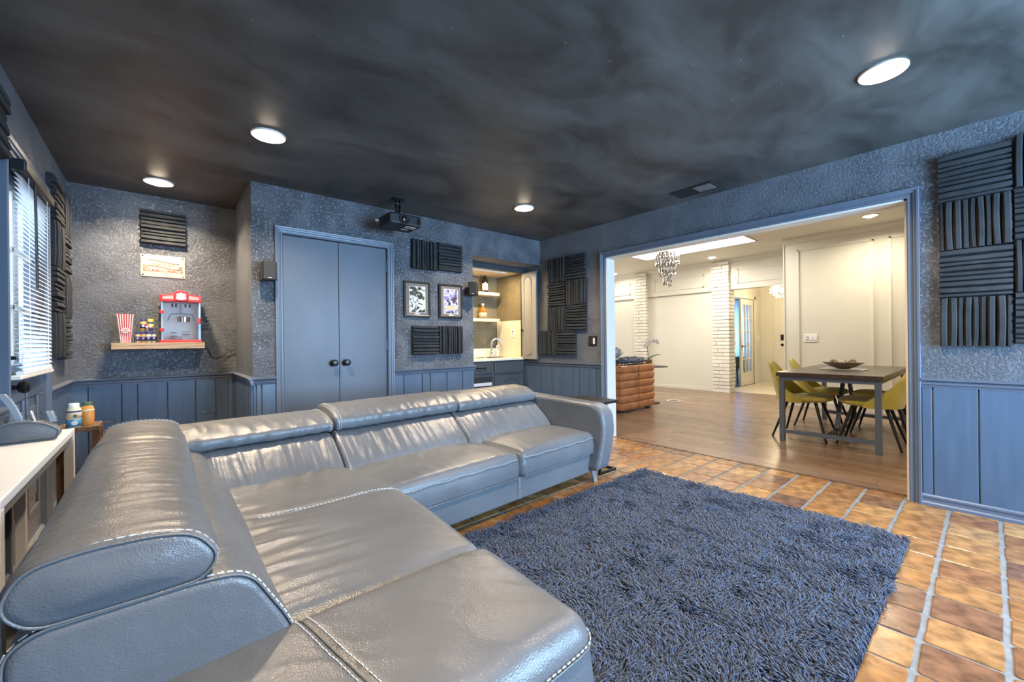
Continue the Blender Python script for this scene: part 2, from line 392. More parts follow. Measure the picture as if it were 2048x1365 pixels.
# ---- wood floor of the living room
def build_wood():
    fl = struct('floor', B(0.115, 5.28, -6.5, 4.2, -0.06, -0.008), 'brick_joint', 'dark brown plank wood floor of the living room beyond', 'floor')
    rnd = random.Random(5); W = 0.125; x = 0.118; k = 0; rest = MB()
    while x < 5.27:
        x1 = min(x + W - 0.0025, 5.279); y = -6.5 + rnd.uniform(0, 1.2); ys = [-6.5]
        while y < 4.2: ys.append(y); y += rnd.uniform(1.0, 1.5)
        ys.append(4.2)
        for a, b in zip(ys[:-1], ys[1:]):
            vis = a < 1.6 and b > -3.75 and not (x > 4.05 and b < -1.6)
            p = MB().box(x, x1, a, b - 0.0025, -0.008, rnd.uniform(-0.0006, 0.0006))
            if vis:
                obj('plank', p, 'floor_plank', fl)
            else: rest.add(p.v, p.f)
        x += W
    obj('plank_field', rest, 'floor_plank', fl, kind='stuff')
    obj('threshold_strip', B(0.095, 0.118, -3.53, -1.03, -0.008, 0.004), 'dark_wood', fl)
build_wood()
struct('floor', B(5.28, 7.8, -2.4, -0.13, -0.06, 0.0), 'hall_tile', 'pale tile floor of the entry hall', 'floor')
struct('floor', B(5.28, 8.6, -0.13, 2.2, -0.06, -0.001), 'office_floor', 'dark floor of the study behind the french doors', 'floor')

# ---- ceilings
LIGHTS = [(-1.11, -3.555, 'large bright recessed light near the right wall'), (-3.32, -0.92, 'recessed ceiling light in front of the closet wall'),
          (-3.85, 0.49, 'recessed ceiling light above the snack shelf'), (-1.094, -0.883, 'recessed ceiling light near the projector and the bar niche'), (-3.32, -3.555, 'recessed ceiling light behind the big sofa headrest')]
ceil = struct('ceiling', MB().box(XL, 0, YF, 0, H, H + 0.05).box(XL, XO, 0, YR, H, H + 0.05), 'ceiling_paint', 'black brushed plaster ceiling with pale scuffs', 'ceiling')
SK = (3.05, 3.70, -1.36, 0.66)   # skylight
mb = MB()
for a in ((0, SK[0], -6.5, 4.2), (SK[1], 8.6, -6.5, 4.2), (SK[0], SK[1], -6.5, SK[2]), (SK[0], SK[1], SK[3], 4.2)): mb.box(a[0], a[1], a[2], a[3], HF, HF + 0.06)
struct('ceiling', mb, 'white_paint', 'white ceiling of the living room', 'ceiling')

# ---- walls of the media room
RAIL = 0.838
def planks(parent, cuts, fixed, axis, sign, z0=0.07, z1=0.80, t=0.012, gap=0.006):
    """boards between cuts; axis 'x' boards run along x on plane y=fixed"""
    for a, b in zip(cuts[:-1], cuts[1:]):
        if b - a < 0.015: continue
        a2, b2 = a + gap / 2, b - gap / 2
        if axis == 'x': p = B(a2, b2, min(fixed, fixed + sign * t), max(fixed, fixed + sign * t), z0, z1)
        else: p = B(min(fixed, fixed + sign * t), max(fixed, fixed + sign * t), a2, b2, z0, z1)
        obj('plank', p, 'plank_paint', parent, bev=0.003, segs=1)
def prof_run(mb, a, b, axis, fixed, sign, prof):
    """prof: list of (out, z) polygon run from a to b"""
    if axis == 'x': mb.prism(prof, a, b, lambda o, z, h: (h, fixed + sign * o, z))
    else: mb.prism(prof, a, b, lambda o, z, h: (fixed + sign * o, h, z))
RAILP = [(0, 0.782), (0.014, 0.782), (0.016, 0.795), (0.024, 0.800), (0.026, 0.812), (0.018, 0.820), (0.036, 0.826), (0.038, 0.838), (0, 0.842)]
BASEP = [(0, -0.006), (0.026, -0.006), (0.026, 0.018), (0.018, 0.026), (0.018, 0.050), (0.024, 0.054), (0.024, 0.066), (0.016, 0.074), (0, 0.074)]
def rail_base(parent, a, b, axis, fixed, sign, base=True):
    m1 = MB(); prof_run(m1, a, b, axis, fixed, sign, RAILP); obj('chair_rail', m1, 'trim_paint', parent)
    if base: m2 = MB(); prof_run(m2, a, b, axis, fixed, sign, BASEP); obj('baseboard', m2, 'trim_paint', parent)
def auto_cuts(a, b, seed):
    r = random.Random(seed); c = [a]; pat = [0.2, 0.15, 0.1, 0.2, 0.2]
    while c[-1] < b - 0.12: c.append(c[-1] + r.choice(pat))
    c = [q for q in c if q < b - 0.03] + [b]; return c

# back wall with closet opening (x -3.06..-2.135, z<2.045) and bar niche (x -1.10..0, z<2.115)
CX0, CX1, CZ = -3.060, -2.138, 2.045
NX = -1.100; NZ = 2.115; NY = 0.92; CY = 0.33
mb = MB()
mb.box(XO, CX0, 0, 0.12, 0, H).box(CX0, CX1, 0, 0.12, CZ, H).box(CX1, NX, 0, 0.12, 0, H).box(NX, 0, 0, 0.12, NZ, H)
wb = struct('wall_back', mb, 'wall_paint', 'navy textured back wall with closet and bar niche', 'wall')
planks(wb, [CX1 + 0.055, -1.975, -1.768, -1.672, -1.468, -1.262, NX - 0.002], 0, 'x', -1)
planks(wb, [XO, -3.264, -3.225, CX0 - 0.06], 0, 'x', -1)
rail_base(wb, XO - 0.01, CX0 - 0.06, 'x', 0, -1); rail_base(wb, CX1 + 0.055, NX + 0.01, 'x', 0, -1)
# recess
wr = struct('wall_recess', B(XL - 0.05, XO, YR, YR + 0.1, 0, H), 'wall_paint', 'textured recess wall behind the snack shelf', 'wall')
planks(wr, [XL, -4.305, -4.105, -4.004, -3.805, -3.605, -3.453, -3.351, XO], YR, 'x', -1); rail_base(wr, XL, XO, 'x', YR, -1)
ws = struct('wall_return', B(XO, XO + 0.1, 0.12, YR + 0.1, 0, H), 'wall_paint', 'short return wall between recess and closet', 'wall')
planks(ws, [0.0, 0.13, 0.33, 0.43, 0.63, 0.83, YR], XO, 'y', -1); rail_base(ws, -0.03, YR, 'y', XO, -1)
# right wall with the wide opening
OY0, OY1, OZ = -3.531, -1.052, 2.052; WT = 0.14
mb = MB().box(0, WT, OY1, 1.05, 0, HF).box(0, WT, OY0, OY1, OZ, HF).box(0, WT, -6.5, OY0, 0, HF)
wrt = struct('wall_right', mb, 'wall_paint', 'navy textured right wall with wide cased opening', 'wall')
planks(wrt, [-1.0, -0.91, -0.803, -0.658, -0.555, -0.404, -0.198, 0.004, 0.103, 0.297, CY - 0.005], 0, 'y', -1); rail_base(wrt, -0.992, CY - 0.005, 'y', 0, -1)
planks(wrt, [YF] + [q for q in [-5.645, -5.445, -5.345, -5.195, -4.995, -4.795, -4.695, -4.495, -4.295, -4.145, -4.045, -3.845, -3.645, OY0 - 0.062]], 0, 'y', -1); rail_base(wrt, YF, OY0 - 0.062, 'y', 0, -1)
# white far side skin of the right wall + jamb lining
mb = MB().box(WT, WT + 0.012, OY1, 4.2, 0, HF).box(WT, WT + 0.012, OY0, OY1, OZ, HF).box(WT, WT + 0.012, -6.5, OY0, 0, HF)
struct('wall_living', mb, 'white_paint', 'white living room side of the dividing wall', 'wall')
mb = MB().box(0.001, WT + 0.011, OY1 - 0.012, OY1 + 0.001, 0, OZ).box(0.001, WT + 0.011, OY0 - 0.001, OY0 + 0.012, 0, OZ).box(0.001, WT + 0.011, OY0, OY1, OZ - 0.012, OZ + 0.001)
struct('trim_1', mb, 'white_trim', 'white lining of the wide opening', 'trim')
# left wall with the glazed door opening (y -0.87..-0.05)
DY0, DY1, DZ = -0.875, -0.045, 2.05
mb = MB().box(XL - 0.12, XL, YF, DY0, 0, H).box(XL - 0.12, XL, DY0, DY1, DZ, H).box(XL - 0.12, XL, DY1, YR + 0.1, 0, H)
wl = struct('wall_left', mb, 'wall_paint', 'navy textured left wall with glazed door', 'wall')
planks(wl, [DY1 + 0.072, 0.13, 0.33, 0.48, 0.68, 0.78, YR], XL, 'y', 1); rail_base(wl, DY1 + 0.072, YR, 'y', XL, 1)
planks(wl, auto_cuts(YF, DY0 - 0.072, 4), XL, 'y', 1); rail_base(wl, YF, DY0 - 0.072, 'y', XL, 1)
# front wall with a wide window, behind the camera
WX0, WX1, WZ0, WZ1 = -2.5, -0.15, 0.6, 2.2
mb = MB().box(XL, WX0, YF - 0.12, YF, 0, H).box(WX1, 0, YF - 0.12, YF, 0, H).box(WX0, WX1, YF - 0.12, YF, 0, WZ0).box(WX0, WX1, YF - 0.12, YF, WZ1, H)
struct('wall_front', mb, 'wall_paint', 'navy front wall with wide window behind the viewer', 'wall')
wn = thing('window_1', 'wide daylight window in the front wall', 'window', (WX0, YF - 0.1, WZ0), kind='structure')
mb = MB()
for i in range(4):
    x = WX0 + 0.03 + i * (WX1 - WX0 - 0.06) / 3; mb.box(x - 0.03, x + 0.03, YF - 0.1, YF - 0.04, WZ0, WZ1)
mb.box(WX0, WX1, YF - 0.1, YF - 0.04, WZ0, WZ0 + 0.06).box(WX0, WX1, YF - 0.1, YF - 0.04, WZ1 - 0.06, WZ1)
obj('window_frame', mb, 'white_trim', wn)

# stepped casing: legs and head share one section, mitred
def casing(name, label, pts, axis, fixed, sign, wd=0.062, m='trim_paint'):
    """pts: inner edge path (t,z) left foot, left top, right top, right foot; outside grows outwards"""
    steps = [(0.0, 0.012), (0.006, 0.016), (0.016, 0.016), (0.018, 0.010), (0.028, 0.012), (0.032, 0.020), (0.044, 0.022), (0.047, 0.028), (wd - 0.003, 0.030), (wd, 0.026), (wd, 0.0), (0, 0)]
    (l, z0), (_, zt), (r, _), (_, z1) = pts
    mb = MB(); rows = []
    for off, out in steps:
        line = [(l - off, z0), (l - off, zt + off), (r + off, zt + off), (r + off, z1)]
        rows.append([(a, fixed + sign * out, z) if axis == 'x' else (fixed + sign * out, a, z) for a, z in line])
    mb.grid(rows, closed_u=True)
    return struct(name, mb, m, label, 'trim')
casing('trim_2', 'stepped navy casing around the closet doors', [(CX0, 0), (CX0, CZ), (CX1, CZ), (CX1, 0)], 'x', 0, -1)
casing('trim_3', 'stepped blue casing around the wide opening', [(OY0, 0), (OY0, OZ), (OY1, OZ), (OY1, 0)], 'y', 0, -1)
casing('trim_4', 'dark casing around the glazed door', [(DY0, 0), (DY0, DZ), (DY1, DZ), (DY1, 0)], 'y', XL, 1, 0.072)

# ---- closet doors
def closet_leaf(n, x0, x1, kx, hx, label):
    d = obj('door_%d' % n, B(x0, x1, 0.012, 0.047, 0.01, CZ - 0.004), 'door_paint', bev=0.002, label=label, cat='door', kind='structure')
    k = obj('knob', MB().lathe([(0.030, 0), (0.032, 0.006), (0.012, 0.010), (0.011, 0.030), (0.022, 0.036), (0.029, 0.048), (0.029, 0.060), (0.020, 0.070), (0.006, 0.072)], (kx, 0.012, 0.935), 20, '-y'), 'black_metal', d, smooth='auto')
    for z in (1.86, 1.09, 0.22):
        obj('hinge', MB().tube([(hx, 0.008, z - 0.05), (hx, 0.008, z + 0.05)], 0.007, 8).box(hx - 0.012, hx + 0.012, 0.008, 0.014, z - 0.046, z + 0.046), 'trim_paint', d)
    return d
cm = (CX0 + CX1) / 2
closet_leaf(1, CX0 + 0.004, cm - 0.002, cm - 0.055, CX0 + 0.003, 'left leaf of the navy closet double door')
closet_leaf(2, cm + 0.002, CX1 - 0.004, cm + 0.055, CX1 - 0.003, 'right leaf of the navy closet double door')
obj('closet_backing', B(CX0 - 0.02, CX1 + 0.02, 0.13, 0.15, 0, CZ + 0.05), 'black_print', wb)

# ---- glazed door in the left wall
def glazed_door():
    x0, x1 = XL - 0.055, XL - 0.012
    d = thing('door_3', 'dark painted exterior door with a glazed upper half', 'door', (XL - 0.03, -0.46, 0), kind='structure')
    a, b = DY0 + 0.005, DY1 - 0.005; g0, g1, h0, h1 = a + 0.10, b - 0.10, 1.02, 1.93
    obj('door_panel', MB().box(x0, x1, a, g0, 0.01, DZ - 0.006).box(x0, x1, g1, b, 0.01, DZ - 0.006).box(x0, x1, g0, g1, h1, DZ - 0.006).box(x0, x1, g0, g1, 0.01, h0), 'trim_paint', d)
    for (p, q) in ((a + 0.10, (a + b) / 2 - 0.03), ((a + b) / 2 + 0.03, b - 0.10)):
        mb = MB()
        for (u0, u1, v0, v1) in ((p, q, 0.16, 0.19), (p, q, 0.83, 0.86), (p, p + 0.03, 0.19, 0.83), (q - 0.03, q, 0.19, 0.83)): mb.box(x1, x1 + 0.012, u0, u1, v0, v1)
        obj('panel_moulding', mb, 'trim_paint', d, bev=0.005)
        obj('raised_panel', B(x1, x1 + 0.008, p + 0.06, q - 0.06, 0.25, 0.77), 'trim_paint', d, bev=0.006)
    mb = MB()
    for i in (1, 2):
        y = g0 + (g1 - g0) * i / 3; mb.box(x0 + 0.012, x1 - 0.012, y - 0.011, y + 0.011, h0, h1)
    for i in (1, 2):
        z = h0 + (h1 - h0) * i / 3; mb.box(x0 + 0.012, x1 - 0.012, g0, g1, z - 0.011, z + 0.011)
    obj('glazing_bars', mb, 'white_trim', d)
    obj('glass_pane', B(x0 + 0.019, x0 + 0.023, g0, g1, h0, h1), 'glass', d)
    ky = a + 0.085
    obj('knob', MB().lathe([(0.032, 0), (0.032, 0.006), (0.012, 0.010), (0.011, 0.034), (0.023, 0.040), (0.030, 0.052), (0.030, 0.064), (0.020, 0.074), (0.005, 0.077)], (x1, ky, 0.915), 20, 'x'), 'black_metal', d, smooth='auto')
    obj('deadbolt', MB().lathe([(0.030, 0), (0.030, 0.010), (0.010, 0.014), (0.009, 0.026)], (x1, ky, 1.06), 18, 'x').box(x1 + 0.02, x1 + 0.034, ky - 0.008, ky + 0.034, 1.052, 1.068), 'black_metal', d, smooth='auto')
glazed_door()

def blinds():
    y0, y1, zt, zb = -0.80, -0.105, 2.02, 0.985; x = XL + 0.035
    t = thing('window_blind', 'white slatted blind hanging over the door glass', 'blind', (x, y0, zb))
    obj('head_rail', B(x - 0.03, x + 0.03, y0 - 0.015, y1 + 0.015, zt - 0.04, zt + 0.015), 'black_plastic', t, bev=0.008)
    n = 42; slat = MB(); P = []
    for s in range(2):
        row = []
        for k in range(5):
            a = (k / 4 - 0.5); row.append((a * 0.030, y0 if s == 0 else y1, 0.006 * (1 - 4 * a * a) * 0.7 - a * 0.020))
        P.append(row)
    slat.grid(P); me = slat.mesh('slat'); me.materials.append(MATS['blind_white']); me.polygons.foreach_set('use_smooth', [True] * len(me.polygons))
    for i in range(n):
        z = zt - 0.06 - i * (zt - 0.06 - zb - 0.02) / (n - 1)
        o = obj('slat', me, None, t, loc=(x, 0, z))
    obj('bottom_rail', B(x - 0.015, x + 0.015, y0, y1, zb - 0.012, zb + 0.008), 'blind_white', t, bev=0.004)
    for y in (y0 + 0.12, y1 - 0.12): obj('ladder_cord', MB().tube([(x + 0.016, y, zb), (x + 0.016, y, zt - 0.04)], 0.0012, 6), 'blind_white', t)
    obj('tilt_wand', MB().tube([(x + 0.03, y0 + 0.17, zt - 0.04), (x + 0.034, y0 + 0.17, 1.42)], 0.006, 8), 'black_plastic', t)
blinds()
obj('window_stool', B(XL, XL + 0.05, -0.86, -0.06, 0.955, 0.975), 'white_trim', wl, bev=0.005)
struct('threshold', B(XL - 0.12, XL, DY0, DY1, -0.06, 0.012), 'grey_metal', 'metal threshold under the glazed door', 'threshold')
# outdoors beyond the door
struct('ground_patio', B(-9.5, XL - 0.12, -6, 5, -0.10, -0.02), 'patio', 'grey patio outside the door', 'patio')
fn = thing('picket_fence', 'white picket fence seen through the door blind', 'fence', (-6.4, 1.0, -0.02))
for i in range(30):
    y = -2.4 + i * 0.17; obj('picket', B(-6.42, -6.40, y, y + 0.085, -0.02, 1.45), 'fence_white', fn)
for z in (0.3, 1.15): obj('fence_rail', B(-6.40, -6.37, -2.4, 2.8, z, z + 0.09), 'fence_white', fn)
# ================================================================ living room beyond
def picture_moulding(parent, axis, fixed, sign, a, b, z0, z1, wd=0.028, name='panel_moulding'):
    mb = MB()
    for (o, t) in ((0, 0.008), (wd * 0.35, 0.016)):
        w2 = wd if o == 0 else wd * 0.35
        for (u0, u1, v0, v1) in ((a + o, b - o, z0 + o, z0 + o + w2), (a + o, b - o, z1 - o - w2, z1 - o), (a + o, a + o + w2, z0 + o, z1 - o), (b - o - w2, b - o, z0 + o, z1 - o)):
            lo, hi = sorted((fixed, fixed + sign * t))
            if axis == 'y': mb.box(lo, hi, u0, u1, v0, v1)
            else: mb.box(u0, u1, lo, hi, v0, v1)
    return obj(name, mb, 'white_trim', parent)
XD, XW = 4.05, 5.07
# dining wall
wd_ = struct('wall_dining', B(XD, XD + 0.14, -6.5, -1.67, 0, HF), 'white_paint', 'white dining wall with tall picture moulding panels', 'wall')
picture_moulding(wd_, 'y', XD, -1, -2.80, -1.855, 0.30, 2.545); picture_moulding(wd_, 'y', XD, -1, -3.93, -2.965, 0.30, 2.545); picture_moulding(wd_, 'y', XD, -1, -5.1, -4.1, 0.30, 2.545)
obj('crown_moulding', MB().prism([(0, 2.66), (0.02, 2.66), (0.03, 2.69), (0.06, 2.72), (0.065, HF), (0, HF)], -6.5, -1.66, lambda o, z, h: (XD - o, h, z)), 'white_trim', wd_)
obj('baseboard', MB().prism([(0, 0), (0.015, 0), (0.015, 0.09), (0.008, 0.11), (0, 0.11)], -6.5, -1.665, lambda o, z, h: (XD - o, h, z)), 'white_trim', wd_)
obj('corner_bead', B(XD - 0.012, XD + 0.15, -1.672, -1.655, 0, HF), 'white_trim', wd_)
# far wall: header over three bays, closed bays, opening to the hall
mb = MB().box(XW, XW + 0.2, -1.67, -0.42, 2.125, HF).box(XW, XW + 0.2, -0.42, 4.2, 2.125, HF).box(XW + 0.025, XW + 0.2, -0.06, 4.2, 0, 2.125)
wf = struct('wall_far', mb, 'white_paint', 'white far wall with panelled header above the bays', 'wall')
picture_moulding(wf, 'y', XW, -1, 0.117, 1.30, 2.225, 2.51); picture_moulding(wf, 'y', XW, -1, -1.60, -0.557, 2.235, 2.525); picture_moulding(wf, 'y', XW, -1, 1.94, 3.1, 2.225, 2.51)
obj('header_lip', MB().box(XW - 0.004, XW + 0.03, -0.06, 4.2, 2.112, 2.126), 'brick_joint', wf)
obj('crown_moulding', MB().prism([(0, 2.68), (0.02, 2.68), (0.05, 2.72), (0.05, HF), (0, HF)], -1.67, 4.2, lambda o, z, h: (XW - o, h, z)), 'white_trim', wf)
obj('baseboard', MB().box(XW + 0.008, XW + 0.026, -0.06, 4.2, 0, 0.06), 'white_trim', wf)
struct('wall_side', MB().box(0.15, 0.7, 4.2, 4.3, 0, HF).box(4.1, 5.3, 4.2, 4.3, 0, HF).box(0.7, 4.1, 4.2, 4.3, 2.25, HF).box(0.7, 4.1, 4.2, 4.3, 0, 0.55).box(0.15, 4.1, -6.6, -6.5, 0, HF), 'white_paint', 'white end walls of the living room', 'wall')  # opening in the unseen end wall is added to let the fill light in

def pillar(y0, y1, label):
    x0, x1 = 4.99, 5.30
    t = struct('pillar', B(x0 + 0.012, x1, y0 + 0.012, y1 - 0.012, 0, 2.72), 'brick_joint', label, 'pillar')
    rnd = random.Random(int(y0 * 100)); c = 0.0755; n = 36
    for i in range(n):
        z0 = i * c + 0.003; z1 = z0 + c - rnd.uniform(0.008, 0.013)
        cut = y0 + (y1 - y0) * (rnd.uniform(0.55, 0.72) if i % 2 else rnd.uniform(0.3, 0.45))
        pr = rnd.uniform(-0.006, 0.006); pr2 = rnd.uniform(-0.006, 0.006)
        obj('brick', B(x0 + pr, x0 + 0.09, y0 - rnd.uniform(0, 0.008), cut - 0.004, z0, z1), 'white_brick', t)
        obj('brick', B(x0 + pr2, x0 + 0.09, cut + 0.004, y1 + rnd.uniform(0, 0.006), z0, z1), 'white_brick', t)
        obj('brick', B(x0 + 0.097, x1 + rnd.uniform(-0.02, 0.02), y0 - rnd.uniform(-0.004, 0.010), y0 + 0.1, z0, z1), 'white_brick', t)
pillar(-0.41, -0.075, 'white painted brick pillar beside the hall opening')
pillar(1.464, 1.79, 'white painted brick pillar behind the brown sofa')
# hall and study
mb = MB().box(5.3, 5.56, -0.13, -0.03, 0, HF).box(7.27, 7.75, -0.13, -0.03, 0, HF).box(5.56, 7.27, -0.13, -0.03, 2.06, HF)
wh = struct('wall_hall', mb, 'white_paint', 'cream hall wall with french door opening', 'wall')
mb = MB().box(7.20, 7.275, -0.145, -0.13, 0, 2.13).box(5.5, 5.56, -0.145, -0.13, 0, 2.13).box(5.5, 7.275, -0.145, -0.13, 2.06, 2.13)
obj('door_casing', mb, 'white_trim', wh); obj('baseboard', MB().box(7.275, 7.65, -0.142, -0.13, 0, 0.10), 'white_trim', wh)
obj('switch_plate', B(7.42, 7.50, -0.137, -0.13, 1.04, 1.18), 'white_plastic', wh)
we = struct('wall_entry', MB().box(7.65, 7.75, -2.4, -0.13, 0, HF).box(5.27, 7.75, -2.5, -2.4, 0, HF), 'white_paint', 'cream entry wall at the end of the hall', 'wall')
def front_door():
    d = thing('door_4', 'white front door with black lever and keypad in the hall', 'door', (7.64, -0.95, 0), kind='structure')
    x = 7.65; a, b = -1.44, -0.53
    obj('door_panel', B(x - 0.02, x, a, b, 0.01, 2.04), 'white_trim', d)
    obj('door_casing', MB().box(x - 0.03, x, b, b + 0.09, 0, 2.12).box(x - 0.03, x, a - 0.09, a, 0, 2.12).box(x - 0.03, x, a, b, 2.045, 2.12), 'white_trim', d)
    mb = MB()
    for (u0, u1, v0, v1) in ((a + 0.15, b - 0.28, 1.0, 1.02), (a + 0.15, b - 0.28, 1.72, 1.74), (a + 0.15, a + 0.17, 1.0, 1.74), (b - 0.30, b - 0.28, 1.0, 1.74)): mb.box(x - 0.032, x - 0.02, u0, u1, v0, v1)
    obj('panel_moulding', mb, 'brick_joint', d)
    obj('keypad', B(x - 0.045, x - 0.02, b - 0.11, b - 0.045, 1.06, 1.20), 'black_plastic', d, bev=0.006)
    obj('lever', MB().lathe([(0.032, 0), (0.032, 0.012), (0.012, 0.016), (0.012, 0.04)], (x - 0.02, b - 0.075, 0.95), 16, '-x').bar((x - 0.055, b - 0.075, 0.95), (x - 0.055, b - 0.20, 0.95), 0.018, 0.018), 'black_metal', d)
front_door()
def french_door():
    y0, y1 = -0.115, -0.075; a, b = 6.42, 7.20
    d = thing('door_5', 'white french door leaf with fifteen panes', 'door', (6.8, -0.1, 0), kind='structure')
    sx, zt, zb = 0.11, 1.92, 0.30
    obj('door_frame', MB().box(a, a + sx, y0, y1, 0.01, 2.045).box(b - sx, b, y0, y1, 0.01, 2.045).box(a + sx, b - sx, y0, y1, zt, 2.045).box(a + sx, b - sx, y0, y1, 0.01, zb), 'white_trim', d)
    mb = MB()
    for i in (1, 2):
        x = a + sx + (b - a - 2 * sx) * i / 3; mb.box(x - 0.012, x + 0.012, y0 + 0.005, y1 - 0.005, zb, zt)
    for i in range(1, 5):
        z = zb + (zt - zb) * i / 5; mb.box(a + sx, b - sx, y0 + 0.005, y1 - 0.005, z - 0.012, z + 0.012)
    obj('glazing_bars', mb, 'white_trim', d)
    pw = (b - a - 2 * sx) / 3; ph = (zt - zb) / 5
    for i in range(3):
        for j in range(5):
            obj('pane', B(a + sx + i * pw + 0.012, a + sx + (i + 1) * pw - 0.012, -0.097, -0.093, zb + j * ph + 0.012, zb + (j + 1) * ph - 0.012), 'glass', d)
    obj('lever', MB().lathe([(0.026, 0), (0.026, 0.01), (0.01, 0.014), (0.01, 0.045)], (a + 0.05, y0, 0.93), 14, '-y').bar((a + 0.05, y0 - 0.045, 0.93), (a + 0.18, y0 - 0.045, 0.93), 0.016, 0.016), 'black_metal', d)
french_door()
mb = MB().box(8.5, 8.6, -0.13, 0.20, 0, HF).box(8.5, 8.6, 1.5, 2.2, 0, HF).box(8.5, 8.6, 0.2, 1.5, 2.1, HF).box(8.5, 8.6, 0.2, 1.5, 0, 0.5).box(5.3, 8.6, 2.2, 2.3, 0, HF).box(7.75, 8.6, -0.2, -0.13, 0, HF)
struct('wall_study', mb, 'white_paint', 'study walls behind the french doors', 'wall')
def curtain_and_chair():
    t = thing('curtain', 'pale blue curtain on a dark rod in the study', 'curtain', (8.1, 0.5, 0.2))
    P = [[(8.15 + 0.04 * math.sin(i * 1.1), 0.20 + i * 0.018, z) for z in (0.25, 1.2, 2.15)] for i in range(40)]
    mb = MB().grid(P); o = obj('curtain_panel', mb, 'curtain', t, smooth=True); s = o.modifiers.new('s', 'SOLIDIFY'); s.thickness = 0.006
    obj('curtain_rod', MB().tube([(8.15, 0.0, 2.17), (8.15, 1.9, 2.17)], 0.014, 10), 'black_metal', t)
    c = thing('lounge_chair', 'dark green armchair glimpsed through the french doors', 'chair', (7.3, 0.42, 0))
    obj('seat', B(7.05, 7.6, 0.2, 0.75, 0.36, 0.48), 'green_fabric', c, bev=0.04)
    obj('backrest', B(7.05, 7.6, 0.66, 0.78, 0.4, 0.92), 'green_fabric', c, bev=0.05)
    for x in (7.02, 7.57): obj('armrest', B(x, x + 0.07, 0.2, 0.75, 0.4, 0.64), 'green_fabric', c, bev=0.03)
    for x in (7.1, 7.55):
        for y in (0.24, 0.7): obj('leg', MB().tube([(x, y, 0.37), (x + (0.04 if x > 7.3 else -0.04), y - 0.03, 0.0)], [0.02, 0.011], 8), 'black_metal', c)
curtain_and_chair()
def hall_pendant():
    t = thing('crystal_pendant', 'glowing crystal pendant cluster in the entry hall', 'chandelier', (6.4, -0.88, 2.0))
    obj('stem', MB().tube([(6.4, -0.88, 2.3), (6.4, -0.88, HF)], 0.008, 8), 'chrome', t)
    rnd = random.Random(9); mb = MB()
    for i in range(60):
        v = Vector((rnd.gauss(0, 1), rnd.gauss(0, 1), rnd.gauss(0, 1))).normalized() * rnd.uniform(0.06, 0.16)
        obj('crystal', MB().lathe([(0.001, -0.02), (0.018, 0), (0.001, 0.02)], (6.4 + v.x, -0.88 + v.y, 2.14 + v.z), 6), 'crystal_glow', t)
    l = bpy.data.lights.new('pendant_light', 'POINT'); l.energy = 18; l.color = (1, 0.80, 0.52); l.shadow_soft_size = 0.15
    o = bpy.data.objects.new('pendant_light', l); COL.objects.link(o); o.location = (6.4, -0.95, 1.88); o.parent = t; o.matrix_parent_inverse = Matrix.Translation(-t.location)
hall_pendant()
# skylight
sk = thing('skylight', 'long bright skylight panel in the living room ceiling', 'skylight', (3.37, -0.35, HF))
obj('diffuser', B(SK[0], SK[1], SK[2], SK[3], HF + 0.012, HF + 0.020), 'skylight_panel', sk)
mb = MB()
for a in ((SK[0] - 0.02, SK[0], SK[2] - 0.02, SK[3] + 0.02), (SK[1], SK[1] + 0.02, SK[2] - 0.02, SK[3] + 0.02), (SK[0], SK[1], SK[2] - 0.02, SK[2]), (SK[0], SK[1], SK[3], SK[3] + 0.02)): mb.box(a[0], a[1], a[2], a[3], HF - 0.010, HF - 0.0005)
obj('frame', mb, 'silver_grey', sk)

def recessed(x, y, z, r, label, glow, power, col, spread=2.4):
    t = thing('recessed_light', label, 'ceiling light', (x, y, z), group='recessed ceiling lights')
    obj('trim_ring', MB().lathe([(r * 0.66, 0.0), (r * 0.70, -0.004), (r * 0.95, -0.010), (r, -0.006), (r, 0.0)], (x, y, z), 40), 'light_ring', t, smooth='auto')
    obj('lens', MB().lathe([(0.001, -0.029), (r * 0.30, -0.027), (r * 0.50, -0.021), (r * 0.62, -0.012), (r * 0.655, 0.0)], (x, y, z), 32), glow, t)
    l = bpy.data.lights.new('lamp', 'AREA'); l.shape = 'DISK'; l.size = r * 1.2; l.energy = power; l.color = col; l.spread = spread
    o = bpy.data.objects.new('lamp', l); COL.objects.link(o); o.location = (x, y, z - 0.034); o.parent = t; o.matrix_parent_inverse = Matrix.Translation(-t.location)
    return t
for x, y, lab in LIGHTS: recessed(x, y, H, 0.098, lab, 'lens_glow', 18, (1.0, 0.77, 0.52))
for x, y, lab in ((3.38, -2.86, 'white recessed light above the dining table'), (4.52, -0.29, 'white recessed light left of the hall opening header'), (4.63, 2.1, 'white recessed light at the far left of the living room'), (1.4, -4.6, 'white recessed light hidden behind the opening casing'), (1.6, 2.4, 'white recessed light above the brown sofa')):
    recessed(x, y, HF, 0.09, lab, 'lens_glow_white', 12 if x < 4 else 5.5, (1.0, 0.88, 0.68), 2.8)

